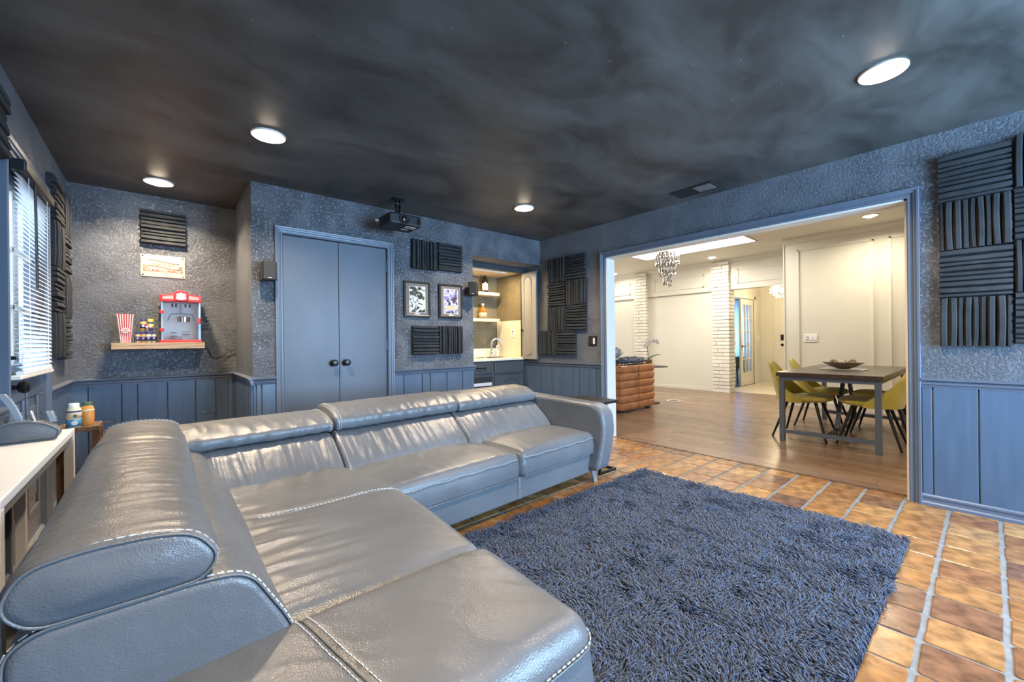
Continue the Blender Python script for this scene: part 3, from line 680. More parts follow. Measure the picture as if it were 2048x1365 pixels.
def chandelier():
    cx, cy = 3.30, -0.005
    t = thing('chandelier', 'tiered crystal tube chandelier below the skylight', 'chandelier', (cx, cy, 2.0))
    obj('canopy', MB().lathe([(0.20, 2.695), (0.21, 2.70), (0.21, 2.715), (0.08, 2.722), (0.02, 2.726), (0.02, 2.732)], (cx, cy, 0), 28), 'chrome', t)
    rnd = random.Random(2)
    for (R, n, z1, z0, rr) in ((0.195, 20, 2.70, 2.47, 0.018), (0.135, 15, 2.58, 2.29, 0.017), (0.065, 9, 2.42, 2.10, 0.016)):
        for k in range(n):
            a = 2 * PI * k / n; x, y = cx + R * math.cos(a), cy + R * math.sin(a); d = rnd.uniform(-0.03, 0.03)
            mb = MB().lathe([(rr * 0.6, z1), (rr, z1 - 0.02), (rr, z0 + 0.06 + d), (rr * 0.5, z0 + 0.05 + d), (rr * 1.15, z0 + 0.025 + d), (0.002, z0 + d)], (x, y, 0), 8)
            obj('crystal_tube', mb, 'crystal', t, smooth='auto')
chandelier()
def floor_ring():
    obj('floor_ring', MB().tube([(3.15 + 0.11 * math.cos(k * PI / 16), -0.18 + 0.11 * math.sin(k * PI / 16), 0.0085) for k in range(32)], 0.0075, 8, closed=True), 'white_gloss', label='thin white ring lying on the wood floor', cat='ring')
floor_ring()
def switch3():
    t = thing('light_switch', 'white four gang switch plate on the dining wall', 'switch', (XD, -2.02, 1.04))
    obj('plate', B(XD - 0.008, XD, -2.115, -1.93, 1.045, 1.172), 'white_plastic', t, bev=0.003)
    for i in range(3):
        y = -1.962 - i * 0.055; obj('rocker', B(XD - 0.014, XD - 0.008, y - 0.034, y, 1.075, 1.142), 'white_gloss' if i else 'silver_grey', t, bev=0.002)
switch3()
def air_grille():
    t = thing('air_grille', 'slim white air grille in the living room ceiling', 'vent', (2.4, -3.1, HF))
    obj('grille_frame', B(2.55, 2.60, -3.35, -3.05, HF - 0.008, HF), 'white_trim', t)
    for y in (-3.34, -3.10): obj('grille_slot', B(2.56, 2.59, y, y + 0.04, HF - 0.011, HF - 0.008), 'dark_plastic', t)
air_grille()

# ---- brown sofa with throw, orchid
def brown_sofa():
    x0, x1, y0, y1 = 1.40, 2.36, -0.29, 1.55
    t = thing('leather_sofa', 'tan brown leather sofa with horizontal channels', 'sofa', ((x0 + x1) / 2, 0.5, 0))
    n = 6; hh = 0.705 / n
    def roll(xa, xb, ya, yb, z0, z1, nm):
        pts = []; r = 0.05
        xm, ym = (xa + xb) / 2, (ya + yb) / 2; hx, hy, hz = (xb - xa) / 2, (yb - ya) / 2, (z1 - z0) / 2; P = []
        for i in range(9):
            ph = -PI / 2 + PI * i / 8; zz = math.sin(ph); k = abs(math.cos(ph)) ** 0.55
            row = []
            for j in range(48):
                a = 2 * PI * j / 48; ca, sa = math.cos(a), math.sin(a)
                e = 0.18; px = math.copysign(abs(ca) ** e, ca); py = math.copysign(abs(sa) ** e, sa)
                ins = 0.045 * (1 - k)
                wob = 0.004 * N3(px * 3, py * 6, z0 * 9 + zz)
                row.append((xm + px * (hx - ins + wob), ym + py * (hy - ins + wob), (z0 + z1) / 2 + hz * math.copysign(abs(zz) ** 0.8, zz)))
            P.append(row)
        mb = MB(); vs = [p for r_ in P for p in r_]
        fs = [(i * 48 + j, i * 48 + (j + 1) % 48, (i + 1) * 48 + (j + 1) % 48, (i + 1) * 48 + j) for i in range(8) for j in range(48)]
        mb.add(vs, fs); return obj(nm, mb, 'brown_leather', t, smooth=True)
    for i in range(n): roll(x0, x1, y0, y0 + 0.24, 0.03 + i * hh * 0.97, 0.03 + (i + 1) * hh * 0.97 + 0.006, 'arm_channel')
    for i in range(n): roll(x0, x0 + 0.28, y0 + 0.24, y1, 0.03 + i * hh * 0.97, 0.03 + (i + 1) * hh * 0.97 + 0.006, 'back_channel')
    for i in range(2): roll(x0 + 0.28, x1, y0 + 0.24, y1, 0.05 + i * 0.18, 0.05 + (i + 1) * 0.18, 'seat_channel')
    roll(x0 + 0.05, x0 + 0.40, y0 + 0.30, y1, 0.60, 0.80, 'back_roll')
    for (x, y) in ((x0 + 0.1, y0 + 0.1), (x1 - 0.1, y0 + 0.1), (x0 + 0.1, y1 - 0.1), (x1 - 0.1, y1 - 0.1)): obj('foot', B(x - 0.03, x + 0.03, y - 0.03, y + 0.03, 0, 0.035), 'black_plastic', t)
    for i in range(n):
        z = 0.03 + (i + 0.5) * hh * 0.97; obj('seam', B(1.86, 1.866, y0 - 0.003, y0 + 0.03, z - 0.045, z + 0.045), 'dark_wood', t)
brown_sofa()
def fur(name, label, c, sx, sy, sz, seed, m='throw_fur'):
    rnd = random.Random(seed); mb = MB(); P = []
    for i in range(17):
        ph = -PI / 2 + PI * i / 16; row = []
        for j in range(40):
            a = 2 * PI * j / 40; k = math.cos(ph) ** 0.7 if math.cos(ph) > 0 else 0
            v = Vector((k * math.cos(a), k * math.sin(a), math.sin(ph))); d = 1 + 0.22 * N3(v.x * 3 + seed, v.y * 3, v.z * 3) + 0.10 * N3(v.x * 11, v.y * 11 + seed, v.z * 11)
            row.append((c[0] + v.x * sx * d, c[1] + v.y * sy * d, c[2] + v.z * sz * d))
        P.append(row)
    vs = [p for r in P for p in r]; mb.add(vs, [(i * 40 + j, i * 40 + (j + 1) % 40, (i + 1) * 40 + (j + 1) % 40, (i + 1) * 40 + j) for i in range(16) for j in range(40)])
    for _ in range(900):       # tufts
        i = rnd.randrange(3, 16); j = rnd.randrange(40); p = Vector(P[i][j]); q = (p - Vector(c)); q = Vector((q.x / sx, q.y / sy, q.z / sz)).normalized()
        tip = p + q * rnd.uniform(0.02, 0.045) + Vector((rnd.uniform(-.02, .02), rnd.uniform(-.02, .02), -0.01)); s = Vector((rnd.uniform(-1, 1), rnd.uniform(-1, 1), rnd.uniform(-1, 1))) * 0.006
        mb.add([p + s, p - s, p + Vector((s.y, -s.x, s.z)), tip], [(0, 1, 3), (1, 2, 3), (2, 0, 3)])
    obj(name, mb, m, label=label, cat='throw', smooth=True)
fur('fur_throw', 'dark grey shaggy throw folded on the brown sofa arm', (1.88, -0.14, 0.785), 0.34, 0.12, 0.045, 3)
fur('fur_cushion', 'pale and grey shaggy cushion on top of the brown sofa', (1.70, 0.12, 0.905), 0.17, 0.14, 0.085, 8, 'pale_fur')
def orchid():
    st = thing('side_table', 'round glass top side table behind the brown sofa', 'side table', (2.72, 0.0, 0))
    obj('table_top', MB().lathe([(0.01, 0.632), (0.30, 0.632), (0.302, 0.637), (0.30, 0.642), (0.01, 0.642)], (2.72, 0.03, 0), 40), 'dark_plastic', st)
    obj('pedestal', MB().lathe([(0.16, 0.0), (0.16, 0.015), (0.02, 0.03), (0.018, 0.632)], (2.72, 0.03, 0), 20), 'black_metal', st)
    t = thing('potted_orchid', 'white orchid in a small terracotta pot', 'plant', (2.80, 0.1, 0.642))
    obj('pot', MB().lathe([(0.045, 0.642), (0.05, 0.65), (0.062, 0.735), (0.064, 0.755), (0.055, 0.755), (0.045, 0.74)], (2.80, 0.1, 0), 20), 'terracotta', t, smooth='auto')
    stem = [(2.80, 0.1, 0.74), (2.80, 0.11, 0.85), (2.80, 0.12, 0.98), (2.815, 0.10, 1.07), (2.84, 0.04, 1.11), (2.87, -0.04, 1.10)]
    obj('stem', MB().tube(stem, 0.006, 6), 'stem', t)
    def leaf(l, wd, ang, lift):
        P = []
        for i in range(9):
            s = i / 8; ww = wd * math.sin(PI * min(1, s * 0.9 + 0.1)) ** 0.7; P.append([(2.80 + math.cos(ang) * l * s + math.sin(ang) * ww * k, 0.1 + math.sin(ang) * l * s - math.cos(ang) * ww * k, 0.75 + lift * s - 0.10 * s * s + 0.008 * abs(k)) for k in (-1, 0, 1)])
        o = obj('leaf', MB().grid(P), 'leaf', t, smooth=True); o.modifiers.new('s', 'SOLIDIFY').thickness = 0.004
    leaf(0.20, 0.03, -1.2, 0.19); leaf(0.16, 0.028, 1.5, 0.10); leaf(0.17, 0.03, -0.3, 0.17)
    for (x, y, z, s) in ((2.80, 0.11, 1.03, 1.0), (2.805, 0.16, 1.00, 0.9), (2.82, 0.08, 1.085, 1.0), (2.84, 0.03, 1.10, 1.0), (2.86, -0.03, 1.095, 0.85), (2.81, 0.13, 1.07, 0.8), (2.87, -0.05, 1.06, 0.7)):
        mb = MB()
        for k in range(5):
            a = k * 2 * PI / 5 + 0.3; cx, cz = math.cos(a) * 0.026 * s, math.sin(a) * 0.026 * s
            mb.lathe([(0.001, -0.004), (0.020 * s, -0.002), (0.022 * s, 0.002), (0.001, 0.004)], (x - 0.02, y + cx, z + cz), 8, 'x')
        obj('flower', mb, 'orchid_white', t)
orchid()

# ---- dining set
def dining_table():
    x0, x1, y0, y1 = 1.25, 3.10, -3.245, -2.365; zt = 0.745
    t = thing('dining_table', 'dark wood dining table on a blue grey steel frame', 'table', ((x0 + x1) / 2, (y0 + y1) / 2, 0))
    obj('table_top', B(x0, x1, y0, y1, zt - 0.042, zt), 'dark_wood', t, bev=0.003)
    s = 0.048; a0, a1, b0, b1 = x0 + 0.03, x1 - 0.03, y0 + 0.02, y1 - 0.02
    for x in (a0, a1 - s):
        for y in (b0, b1 - s): obj('leg', B(x, x + s, y, y + s, 0, zt - 0.042), 'blue_steel', t, bev=0.003)
        obj('end_rail', B(x, x + s, b0 + s, b1 - s, zt - 0.085, zt - 0.043), 'blue_steel', t)
        obj('foot_rail', B(x + 0.005, x + s - 0.005, b0 + s, b1 - s, 0.085, 0.125), 'blue_steel', t)
    ym = (y0 + y1) / 2
    obj('stretcher', B(a0 + s, a1 - s, ym - 0.018, ym + 0.018, 0.088, 0.122), 'black_metal', t)
    for y in (b0, b1 - s): obj('side_rail', B(a0 + s, a1 - s, y + 0.006, y + s - 0.006, zt - 0.08, zt - 0.043), 'blue_steel', t)
    for xa, xb in ((a0 + 0.42, a0 + 0.80), (a1 - 0.42, a1 - 0.80)): obj('brace', MB().bar((xa, ym, 0.12), (xb, ym, zt - 0.043), 0.036, 0.036), 'blue_steel', t)
dining_table()
def chair_proto():
    t = thing('dining_chair', 'x', 'chair', world=False, group='mustard dining chairs')
    # seat pad
    P = []
    for i in range(13):
        ph = -PI / 2 + PI * i / 12; row = []
        for j in range(40):
            a = 2 * PI * j / 40; k = math.cos(ph) ** 0.45 if math.cos(ph) > 1e-6 else 0
            e = 0.75; px = math.copysign(abs(math.cos(a)) ** e, math.cos(a)); py = math.copysign(abs(math.sin(a)) ** e, math.sin(a))
            row.append((px * 0.235 * k, 0.03 + py * 0.255 * k, 0.435 + 0.045 * math.sin(ph) + 0.012 * py))
        P.append(row)
    vs = [p for r in P for p in r]; mb = MB().add(vs, [(i * 40 + j, i * 40 + (j + 1) % 40, (i + 1) * 40 + (j + 1) % 40, (i + 1) * 40 + j) for i in range(12) for j in range(40)])
    obj('seat', mb, 'mustard_velvet', t, smooth=True)
    # wrapped shell back
    def shell(u, v, out=0.0):
        a = u * 1.72                       # around the rear
        tt = max(0.0, min(1, (abs(u) - 0.24) / 0.76)); top = 0.385 * (1 - tt) ** (1.0 + 0.25 * tt) - 0.018 * max(0.0, 1 - abs(abs(u) - 0.24) / 0.14) + 0.012 * (1 - min(1, abs(u) / 0.24) ** 2)
        r_x, r_y = 0.245 + out - 0.05 * v * (1 - abs(u)), 0.235 + out
        z = 0.40 + v * (top + 0.045)
        lean = 0.10 * v * max(0.0, 1 - abs(u) ** 3)
        return (math.sin(a) * r_x, 0.02 - math.cos(a) * r_y - lean, z)
    nu, nv = 33, 13; P = [[shell(-1 + 2 * i / (nu - 1), j / (nv - 1)) for j in range(nv)] for i in range(nu)]
    o = obj('backrest', MB().grid(P), 'mustard_velvet', t, smooth=True)
    s = o.modifiers.new('s', 'SOLIDIFY'); s.thickness = 0.032; s.offset = 0
    b = o.modifiers.new('b', 'BEVEL'); b.width = 0.011; b.segments = 3; b.limit_method = 'ANGLE'
    for u in (-0.16, 0.16): obj('piping', MB().tube([shell(u, j / 14, 0.018) for j in range(15)], 0.004, 6), 'mustard_piping', t)
    for sx in (-1, 1):
        for sy in (-1, 1):
            y0 = 0.13 * sy + 0.02; obj('leg', MB().tube([(0.12 * sx, y0, 0.405), (0.245 * sx, 0.02 + 0.25 * sy, 0.0)], [0.017, 0.010], 12), 'black_metal', t, smooth='auto')
    return t
cp = chair_proto()
for i, (x, y, rz, lab) in enumerate(((1.70, -2.495, PI, 'mustard dining chair on the left side, nearest the opening'), (2.52, -2.48, PI + 0.05, 'mustard dining chair on the left side, far end of the table'),
                                     (1.77, -3.10, 0.03, 'mustard dining chair on the right side, nearest the opening'), (2.52, -3.09, 0.0, 'mustard dining chair on the right side, mostly behind the near one'))):
    c = cp if i == 0 else copy_tree(cp); c.location = (x, y, 0); c.rotation_euler = (0, 0, rz); c['label'] = lab
def bowl():
    z = 0.745; cx, cy = 2.05, -2.80
    obj('serving_tray', MB().box(cx - 0.13, cx + 0.15, cy - 0.20, cy + 0.20, z, z + 0.012), 'silver_grey', bev=0.005, label='flat grey tray under the bowl on the dining table', cat='tray')
    mb = MB(); P = []
    outer = [(0.02, 0.013), (0.06, 0.016), (0.12, 0.038), (0.165, 0.066), (0.195, 0.085)]; inner = [(0.186, 0.084), (0.155, 0.072), (0.11, 0.048), (0.05, 0.028), (0.004, 0.024)]
    mb.lathe(outer + inner, (cx, cy, z), 36, 'z', 0.55, 1.0)
    obj('fruit_bowl', mb, 'bowl_wood', smooth='auto', label='shallow oval wooden bowl on the dining table', cat='bowl')
    for k, (dx, dy, r, m) in enumerate(((0.0, 0.085, 0.040, 'wicker_ball'), (0.01, -0.080, 0.042, 'wicker_ball'), (-0.035, 0.002, 0.034, 'white_print'), (0.04, 0.004, 0.036, 'wicker_ball'))):
        mb = MB().lathe([(r * math.cos(a), r * math.sin(a)) for a in [-PI / 2 + PI * i / 10 for i in range(11)]], (cx + dx, cy + dy, z + 0.042 + r), 16)
        obj('decor_ball', mb, m, smooth=True, cat='ornament', group='ornament balls in the bowl', label=['woven brown ball at the left of the bowl', 'larger woven brown ball at the right of the bowl', 'pale ball at the front of the bowl', 'small woven ball at the rear of the bowl'][k])
bowl()
# ================================================================ things on the walls
# ---- acoustic foam
FOAMV = []
def foam_mesh(seed):
    """0.302 m square of foam, ridges run along local x, face towards +z"""
    rnd = random.Random(seed); S = 0.302; mb = MB()
    mb.box(-S / 2, S / 2, -S / 2, S / 2, 0, 0.016)
    pat = [(0.034, 0.050), (0.024, 0.040), (0.030, 0.050), (0.022, 0.036), (0.036, 0.050), (0.024, 0.042), (0.030, 0.048), (0.026, 0.038), (0.032, 0.050)]
    rnd.shuffle(pat); tot = sum(p[0] for p in pat); gap = (S - tot) / len(pat); y = -S / 2 + gap / 2
    for wd, h in pat:
        n = 9; rows = []
        bow = rnd.uniform(-0.006, 0.006) if rnd.random() < 0.35 else 0; bow2 = rnd.uniform(-0.004, 0.004)
        for i in range(n):
            s = i / (n - 1); x = -S / 2 + S * s; e = (2 * s - 1) ** 4; oy = bow * e + bow2 * math.sin(PI * s); q = rnd.uniform(-0.001, 0.001); hh = h - 0.004 * e + q
            rows.append([(x, y + oy - 0.001, 0.014), (x, y + oy + wd * 0.10, hh - 0.004), (x, y + oy + wd * 0.22, hh), (x, y + oy + wd * 0.78, hh), (x, y + oy + wd * 0.90, hh - 0.004), (x, y + oy + wd + 0.001, 0.014)])
        mb.grid(rows); k = len(mb.v) - n * 6; mb.f.append((k, k + 1, k + 2, k + 3, k + 4, k + 5)); e = k + (n - 1) * 6; mb.f.append((e + 5, e + 4, e + 3, e + 2, e + 1, e))
        y += wd + gap
    me = mb.mesh('foam'); fixnormals(me); me.materials.append(MATS['foam']); return me
for q in range(4): FOAMV.append(foam_mesh(q + 11))
def foam(center, nrm, orient, label, group, k=[0]):
    """orient 'H' ridges horizontal, 'V' vertical; nrm = axis the face points to"""
    k[0] += 1; o = bpy.data.objects.new('acoustic_foam_panel', FOAMV[k[0] % 4]); COL.objects.link(o)
    z = Vector(nrm); up = Vector((0, 0, 1)); side = up.cross(z)
    x = side if orient == 'H' else up; y = z.cross(x); tw = random.uniform(-0.012, 0.012)
    m = Matrix((x, y, z)).transposed().to_4x4() @ Matrix.Rotation(tw + (PI if k[0] % 3 == 0 else 0), 4, 'Z'); m.translation = Vector(center) + z * 0.002
    o.matrix_world = m
    return tag(o, label, 'acoustic panel', group)
Q = 0.151
foam((-3.818, YR, 2.158), (0, -1, 0), 'H', 'lone foam panel with horizontal ridges above the snack bar sign', 'foam above the snack bar sign')
for (x, z, o, l) in ((-1.730, 2.030, 'V', 'foam panel with vertical ridges, left of the pair above the framed prints'), (-1.419, 2.040, 'H', 'foam panel with horizontal ridges, right of the pair above the framed prints'),
                     (-1.730, 1.132, 'H', 'foam panel with horizontal ridges, left of the pair below the framed prints'), (-1.419, 1.135, 'V', 'foam panel with vertical ridges, right of the pair below the framed prints')):
    foam((x, 0, z), (0, -1, 0), o, l, 'foam around the framed prints')
R1 = [(-0.313, 2.008, 'V', 'top left'), (-0.628, 2.012, 'H', 'top right'), (-0.318, 1.700, 'H', 'second row left'), (-0.635, 1.703, 'V', 'second row right'), (-0.312, 1.393, 'V', 'third row left'), (-0.632, 1.396, 'H', 'third row right'), (-0.158, 1.090, 'V', 'bottom row left'), (-0.468, 1.096, 'H', 'bottom row right')]
for (y, z, o, l) in R1: foam((0, y, z), (-1, 0, 0), o, 'foam panel left of the wide opening, %s, %s ridges' % (l, 'vertical' if o == 'V' else 'horizontal'), 'foam beside the bar niche')
nmr = ['top', 'second', 'third', 'bottom']
for i in range(4):
    foam((0, -3.835, 2.122 - i * 0.306), (-1, 0, 0), 'HVHV'[i], 'foam panel right of the wide opening, inner column, %s row' % nmr[i], 'foam right of the opening')
    foam((0, -4.145, 2.135 - i * 0.306), (-1, 0, 0), 'VHVH'[i], 'foam panel at the right picture edge, outer column, %s row' % nmr[i], 'foam right of the opening')
    foam((XL, 0.262, 2.108 - i * 0.306), (1, 0, 0), 'HVHV'[i], 'foam panel on the left wall beside the door, %s of its column' % nmr[i], 'foam on the left wall')
    foam((XL, 0.570, 2.085 - i * 0.306), (1, 0, 0), 'VHVH'[i], 'foam panel on the left wall nearer the corner, %s of its column' % nmr[i], 'foam on the left wall')
foam((XL, -1.14, 2.115), (1, 0, 0), 'H', 'foam panel at the top left picture edge before the door', 'foam on the left wall')

# ---- framed prints
def framed(x0, x1, z0, z1, art, label, split):
    t = thing('framed_print', label, 'picture', ((x0 + x1) / 2, -0.01, z0)); f = 0.022; y = -0.024
    for (a, b, c, d) in ((x0, x1, z1 - f, z1), (x0, x1, z0, z0 + f), (x0, x0 + f, z0 + f, z1 - f), (x1 - f, x1, z0 + f, z1 - f)): obj('frame_rail', B(a, b, y, -0.001, c, d), 'frame_black', t, bev=0.004)
    obj('mat_board', B(x0 + f, x1 - f, y + 0.008, y + 0.012, z0 + f, z1 - f), 'mat_board', t)
    mx, mt, mbm = 0.062, 0.058, 0.052
    obj('print_border', B(x0 + mx - 0.005, x1 - mx + 0.005, y + 0.0055, y + 0.008, z0 + mbm - 0.005, z1 - mt + 0.005), 'white_print', t)
    obj('print_sheet', B(x0 + mx, x1 - mx, y + 0.0040, y + 0.0055, z0 + mbm, z1 - mt), art, t)
    if split: obj('caption_block', B(x0 + mx + 0.018, x1 - mx - 0.018, y + 0.003, y + 0.004, z0 + mbm + 0.04, z0 + mbm + 0.085), 'seasoning', t)
    obj('caption_card', B((x0 + x1) / 2 - 0.03, (x0 + x1) / 2 + 0.03, y + 0.0055, y + 0.008, z0 + 0.028, z0 + 0.042), 'silver_grey', t)
framed(-1.968, -1.668, 1.374, 1.748, 'print_ink', 'black framed ink print in black and white', False)
framed(-1.560, -1.262, 1.374, 1.748, 'print_violet', 'black framed print in violet and white', True)

# ---- speakers
def speaker(c, rz, label):
    t = thing('wall_speaker', label, 'speaker', c, rz, world=False)
    obj('cabinet', B(-0.052, 0.052, -0.055, 0.04, -0.078, 0.078), 'black_plastic', t, bev=0.012)
    obj('grille', B(-0.044, 0.044, -0.060, -0.052, -0.070, 0.070), 'dark_plastic', t, bev=0.008)
    obj('badge', B(-0.012, 0.012, -0.0615, -0.0595, -0.060, -0.055), 'silver_grey', t)
    obj('bracket', MB().tube([(0, 0.035, 0), (0.0, 0.10, 0)], 0.012, 10).box(-0.02, 0.02, 0.09, 0.10, -0.04, 0.04), 'black_metal', t)
speaker((-3.185, -0.105, 1.700), 0.0, 'small black wall speaker left of the closet doors')
speaker((-1.165, -0.105, 1.705), -0.75, 'small black wall speaker turned beside the bar niche')

# ---- projector
def projector():
    x0, x1, y0, y1, z0, z1 = -2.325, -2.020, -0.500, -0.245, 2.165, 2.262; cx, cy = -2.17, -0.33
    t = thing('projector', 'black ceiling projector hanging above the closet', 'projector', (cx, cy, z0))
    obj('body', B(x0, x1, y0, y1, z0, z1), 'black_plastic', t, bev=0.014, segs=3)
    lx = x0 + 0.135
    obj('lens_barrel', MB().lathe([(0.048, -0.012), (0.050, 0.010), (0.045, 0.014), (0.037, 0.010), (0.030, 0.002)], (lx, y0 - 0.002, (z0 + z1) / 2 + 0.004), 28, '-y'), 'dark_plastic', t, smooth='auto')
    obj('lens', MB().lathe([(0.031, 0.0), (0.026, 0.006), (0.014, 0.010), (0.002, 0.011)], (lx, y0 - 0.002, (z0 + z1) / 2 + 0.004), 24, '-y'), 'bottle_dark', t, smooth=True)
    obj('ir_window', B(x1 - 0.045, x1 - 0.018, y0 - 0.002, y0 + 0.004, z0 + 0.02, z1 - 0.02), 'bottle_dark', t)
    for i in range(5): obj('vent_slot', B(x0 - 0.0015, x0 + 0.002, y0 + 0.04 + i * 0.035, y0 + 0.058 + i * 0.035, z0 + 0.02, z1 - 0.025), 'dark_plastic', t)
    obj('label_plate', B(x1 - 0.13, x1 - 0.03, y0 + 0.035, y0 + 0.10, z0 - 0.0015, z0 + 0.001), 'white_print', t)
    for (dx, dy, sx, sy) in ((0.01, 0.012, 0.03, 0.012), (0.05, 0.008, 0.036, 0.008), (0.02, 0.034, 0.055, 0.005), (0.02, 0.044, 0.04, 0.005)): obj('label_print', B(x1 - 0.13 + dx, x1 - 0.13 + dx + sx, y0 + 0.035 + dy, y0 + 0.035 + dy + sy, z0 - 0.002, z0), 'black_print', t)
    obj('label_strip', B(x1 - 0.13, x1 - 0.06, y0 + 0.15, y0 + 0.162, z0 - 0.0015, z0 + 0.001), 'white_print', t)
    obj('mount_plate', MB().lathe([(0.02, H - 0.014), (0.052, H - 0.012), (0.06, H - 0.004), (0.06, H)], (cx, cy, 0), 24, 'z', 1.15, 0.8), 'black_metal', t)
    obj('mount_stem', MB().box(cx - 0.022, cx - 0.014, cy - 0.02, cy + 0.02, H - 0.12, H - 0.01).box(cx + 0.014, cx + 0.022, cy - 0.02, cy + 0.02, H - 0.12, H - 0.01).tube([(cx, cy, z1), (cx, cy, H - 0.05)], 0.012, 12), 'black_metal', t)
    for z in (H - 0.04, H - 0.09): obj('bolt', MB().tube([(cx - 0.03, cy, z), (cx + 0.03, cy, z)], 0.007, 8), 'chrome', t)
    for a in range(3):
        an = a * 2.1 + 0.5; obj('mount_arm', MB().bar((cx, cy, z1 + 0.012), (cx + 0.11 * math.cos(an), cy + 0.07 * math.sin(an), z1 + 0.003), 0.016, 0.008), 'black_metal', t)
    obj('cable_plug', MB().tube([(x0 + 0.0, y1 - 0.02, z1 - 0.03), (x0 - 0.03, y1 - 0.01, z1 - 0.028)], 0.009, 8), 'white_plastic', t)
projector()
# ---- ceiling vent
def vent():
    x0, x1, y0, y1 = -0.345, -0.150, -2.383, -2.025; z = H
    t = thing('ceiling_vent', 'black metal air register in the dark ceiling', 'vent', ((x0 + x1) / 2, (y0 + y1) / 2, z))
    f = 0.022
    for (a, b, c, d) in ((x0, x1, y0, y0 + f), (x0, x1, y1 - f, y1), (x0, x0 + f, y0 + f, y1 - f), (x1 - f, x1, y0 + f, y1 - f)): obj('frame_rail', B(a, b, c, d, z - 0.012, z), 'dark_plastic', t, bev=0.003)
    obj('damper', B(x0 + f, x1 - f, y0 + f, y1 - f, z - 0.002, z), 'black_print', t)
    ym = (y0 + y1) / 2
    for half, (c, d) in enumerate(((y0 + f, ym - 0.004), (ym + 0.004, y1 - f))):
        for i in range(11):
            y = c + (i + 0.5) * (d - c) / 11
            tilt = 0.007 if half == 0 else -0.007
            obj('louvre', MB().add([(x0 + f, y - tilt, z - 0.011), (x1 - f, y - tilt, z - 0.011), (x1 - f, y + tilt, z - 0.002), (x0 + f, y + tilt, z - 0.002), (x0 + f, y - tilt + 0.002, z - 0.0115), (x1 - f, y - tilt + 0.002, z - 0.0115), (x1 - f, y + tilt + 0.002, z - 0.002), (x0 + f, y + tilt + 0.002, z - 0.002)], [(0, 1, 2, 3), (4, 7, 6, 5), (0, 4, 5, 1), (1, 5, 6, 2), (2, 6, 7, 3), (3, 7, 4, 0)]), 'silver_grey' if half == 0 else 'dark_plastic', t)
    obj('mullion', B(x0 + f, x1 - f, ym - 0.004, ym + 0.004, z - 0.012, z), 'dark_plastic', t)
vent()
def switch_black():
    t = thing('light_switch', 'black double rocker switch beside the wide opening', 'switch', (0, -0.86, 1.05))
    obj('plate', B(-0.008, 0, -0.920, -0.800, 1.048, 1.162), 'black_plastic', t, bev=0.003)
    for y in (-0.852, -0.898): obj('rocker', B(-0.013, -0.008, y, y + 0.030, 1.07, 1.14), 'silver_grey' if y < -0.87 else 'dark_plastic', t, bev=0.002)
switch_black()

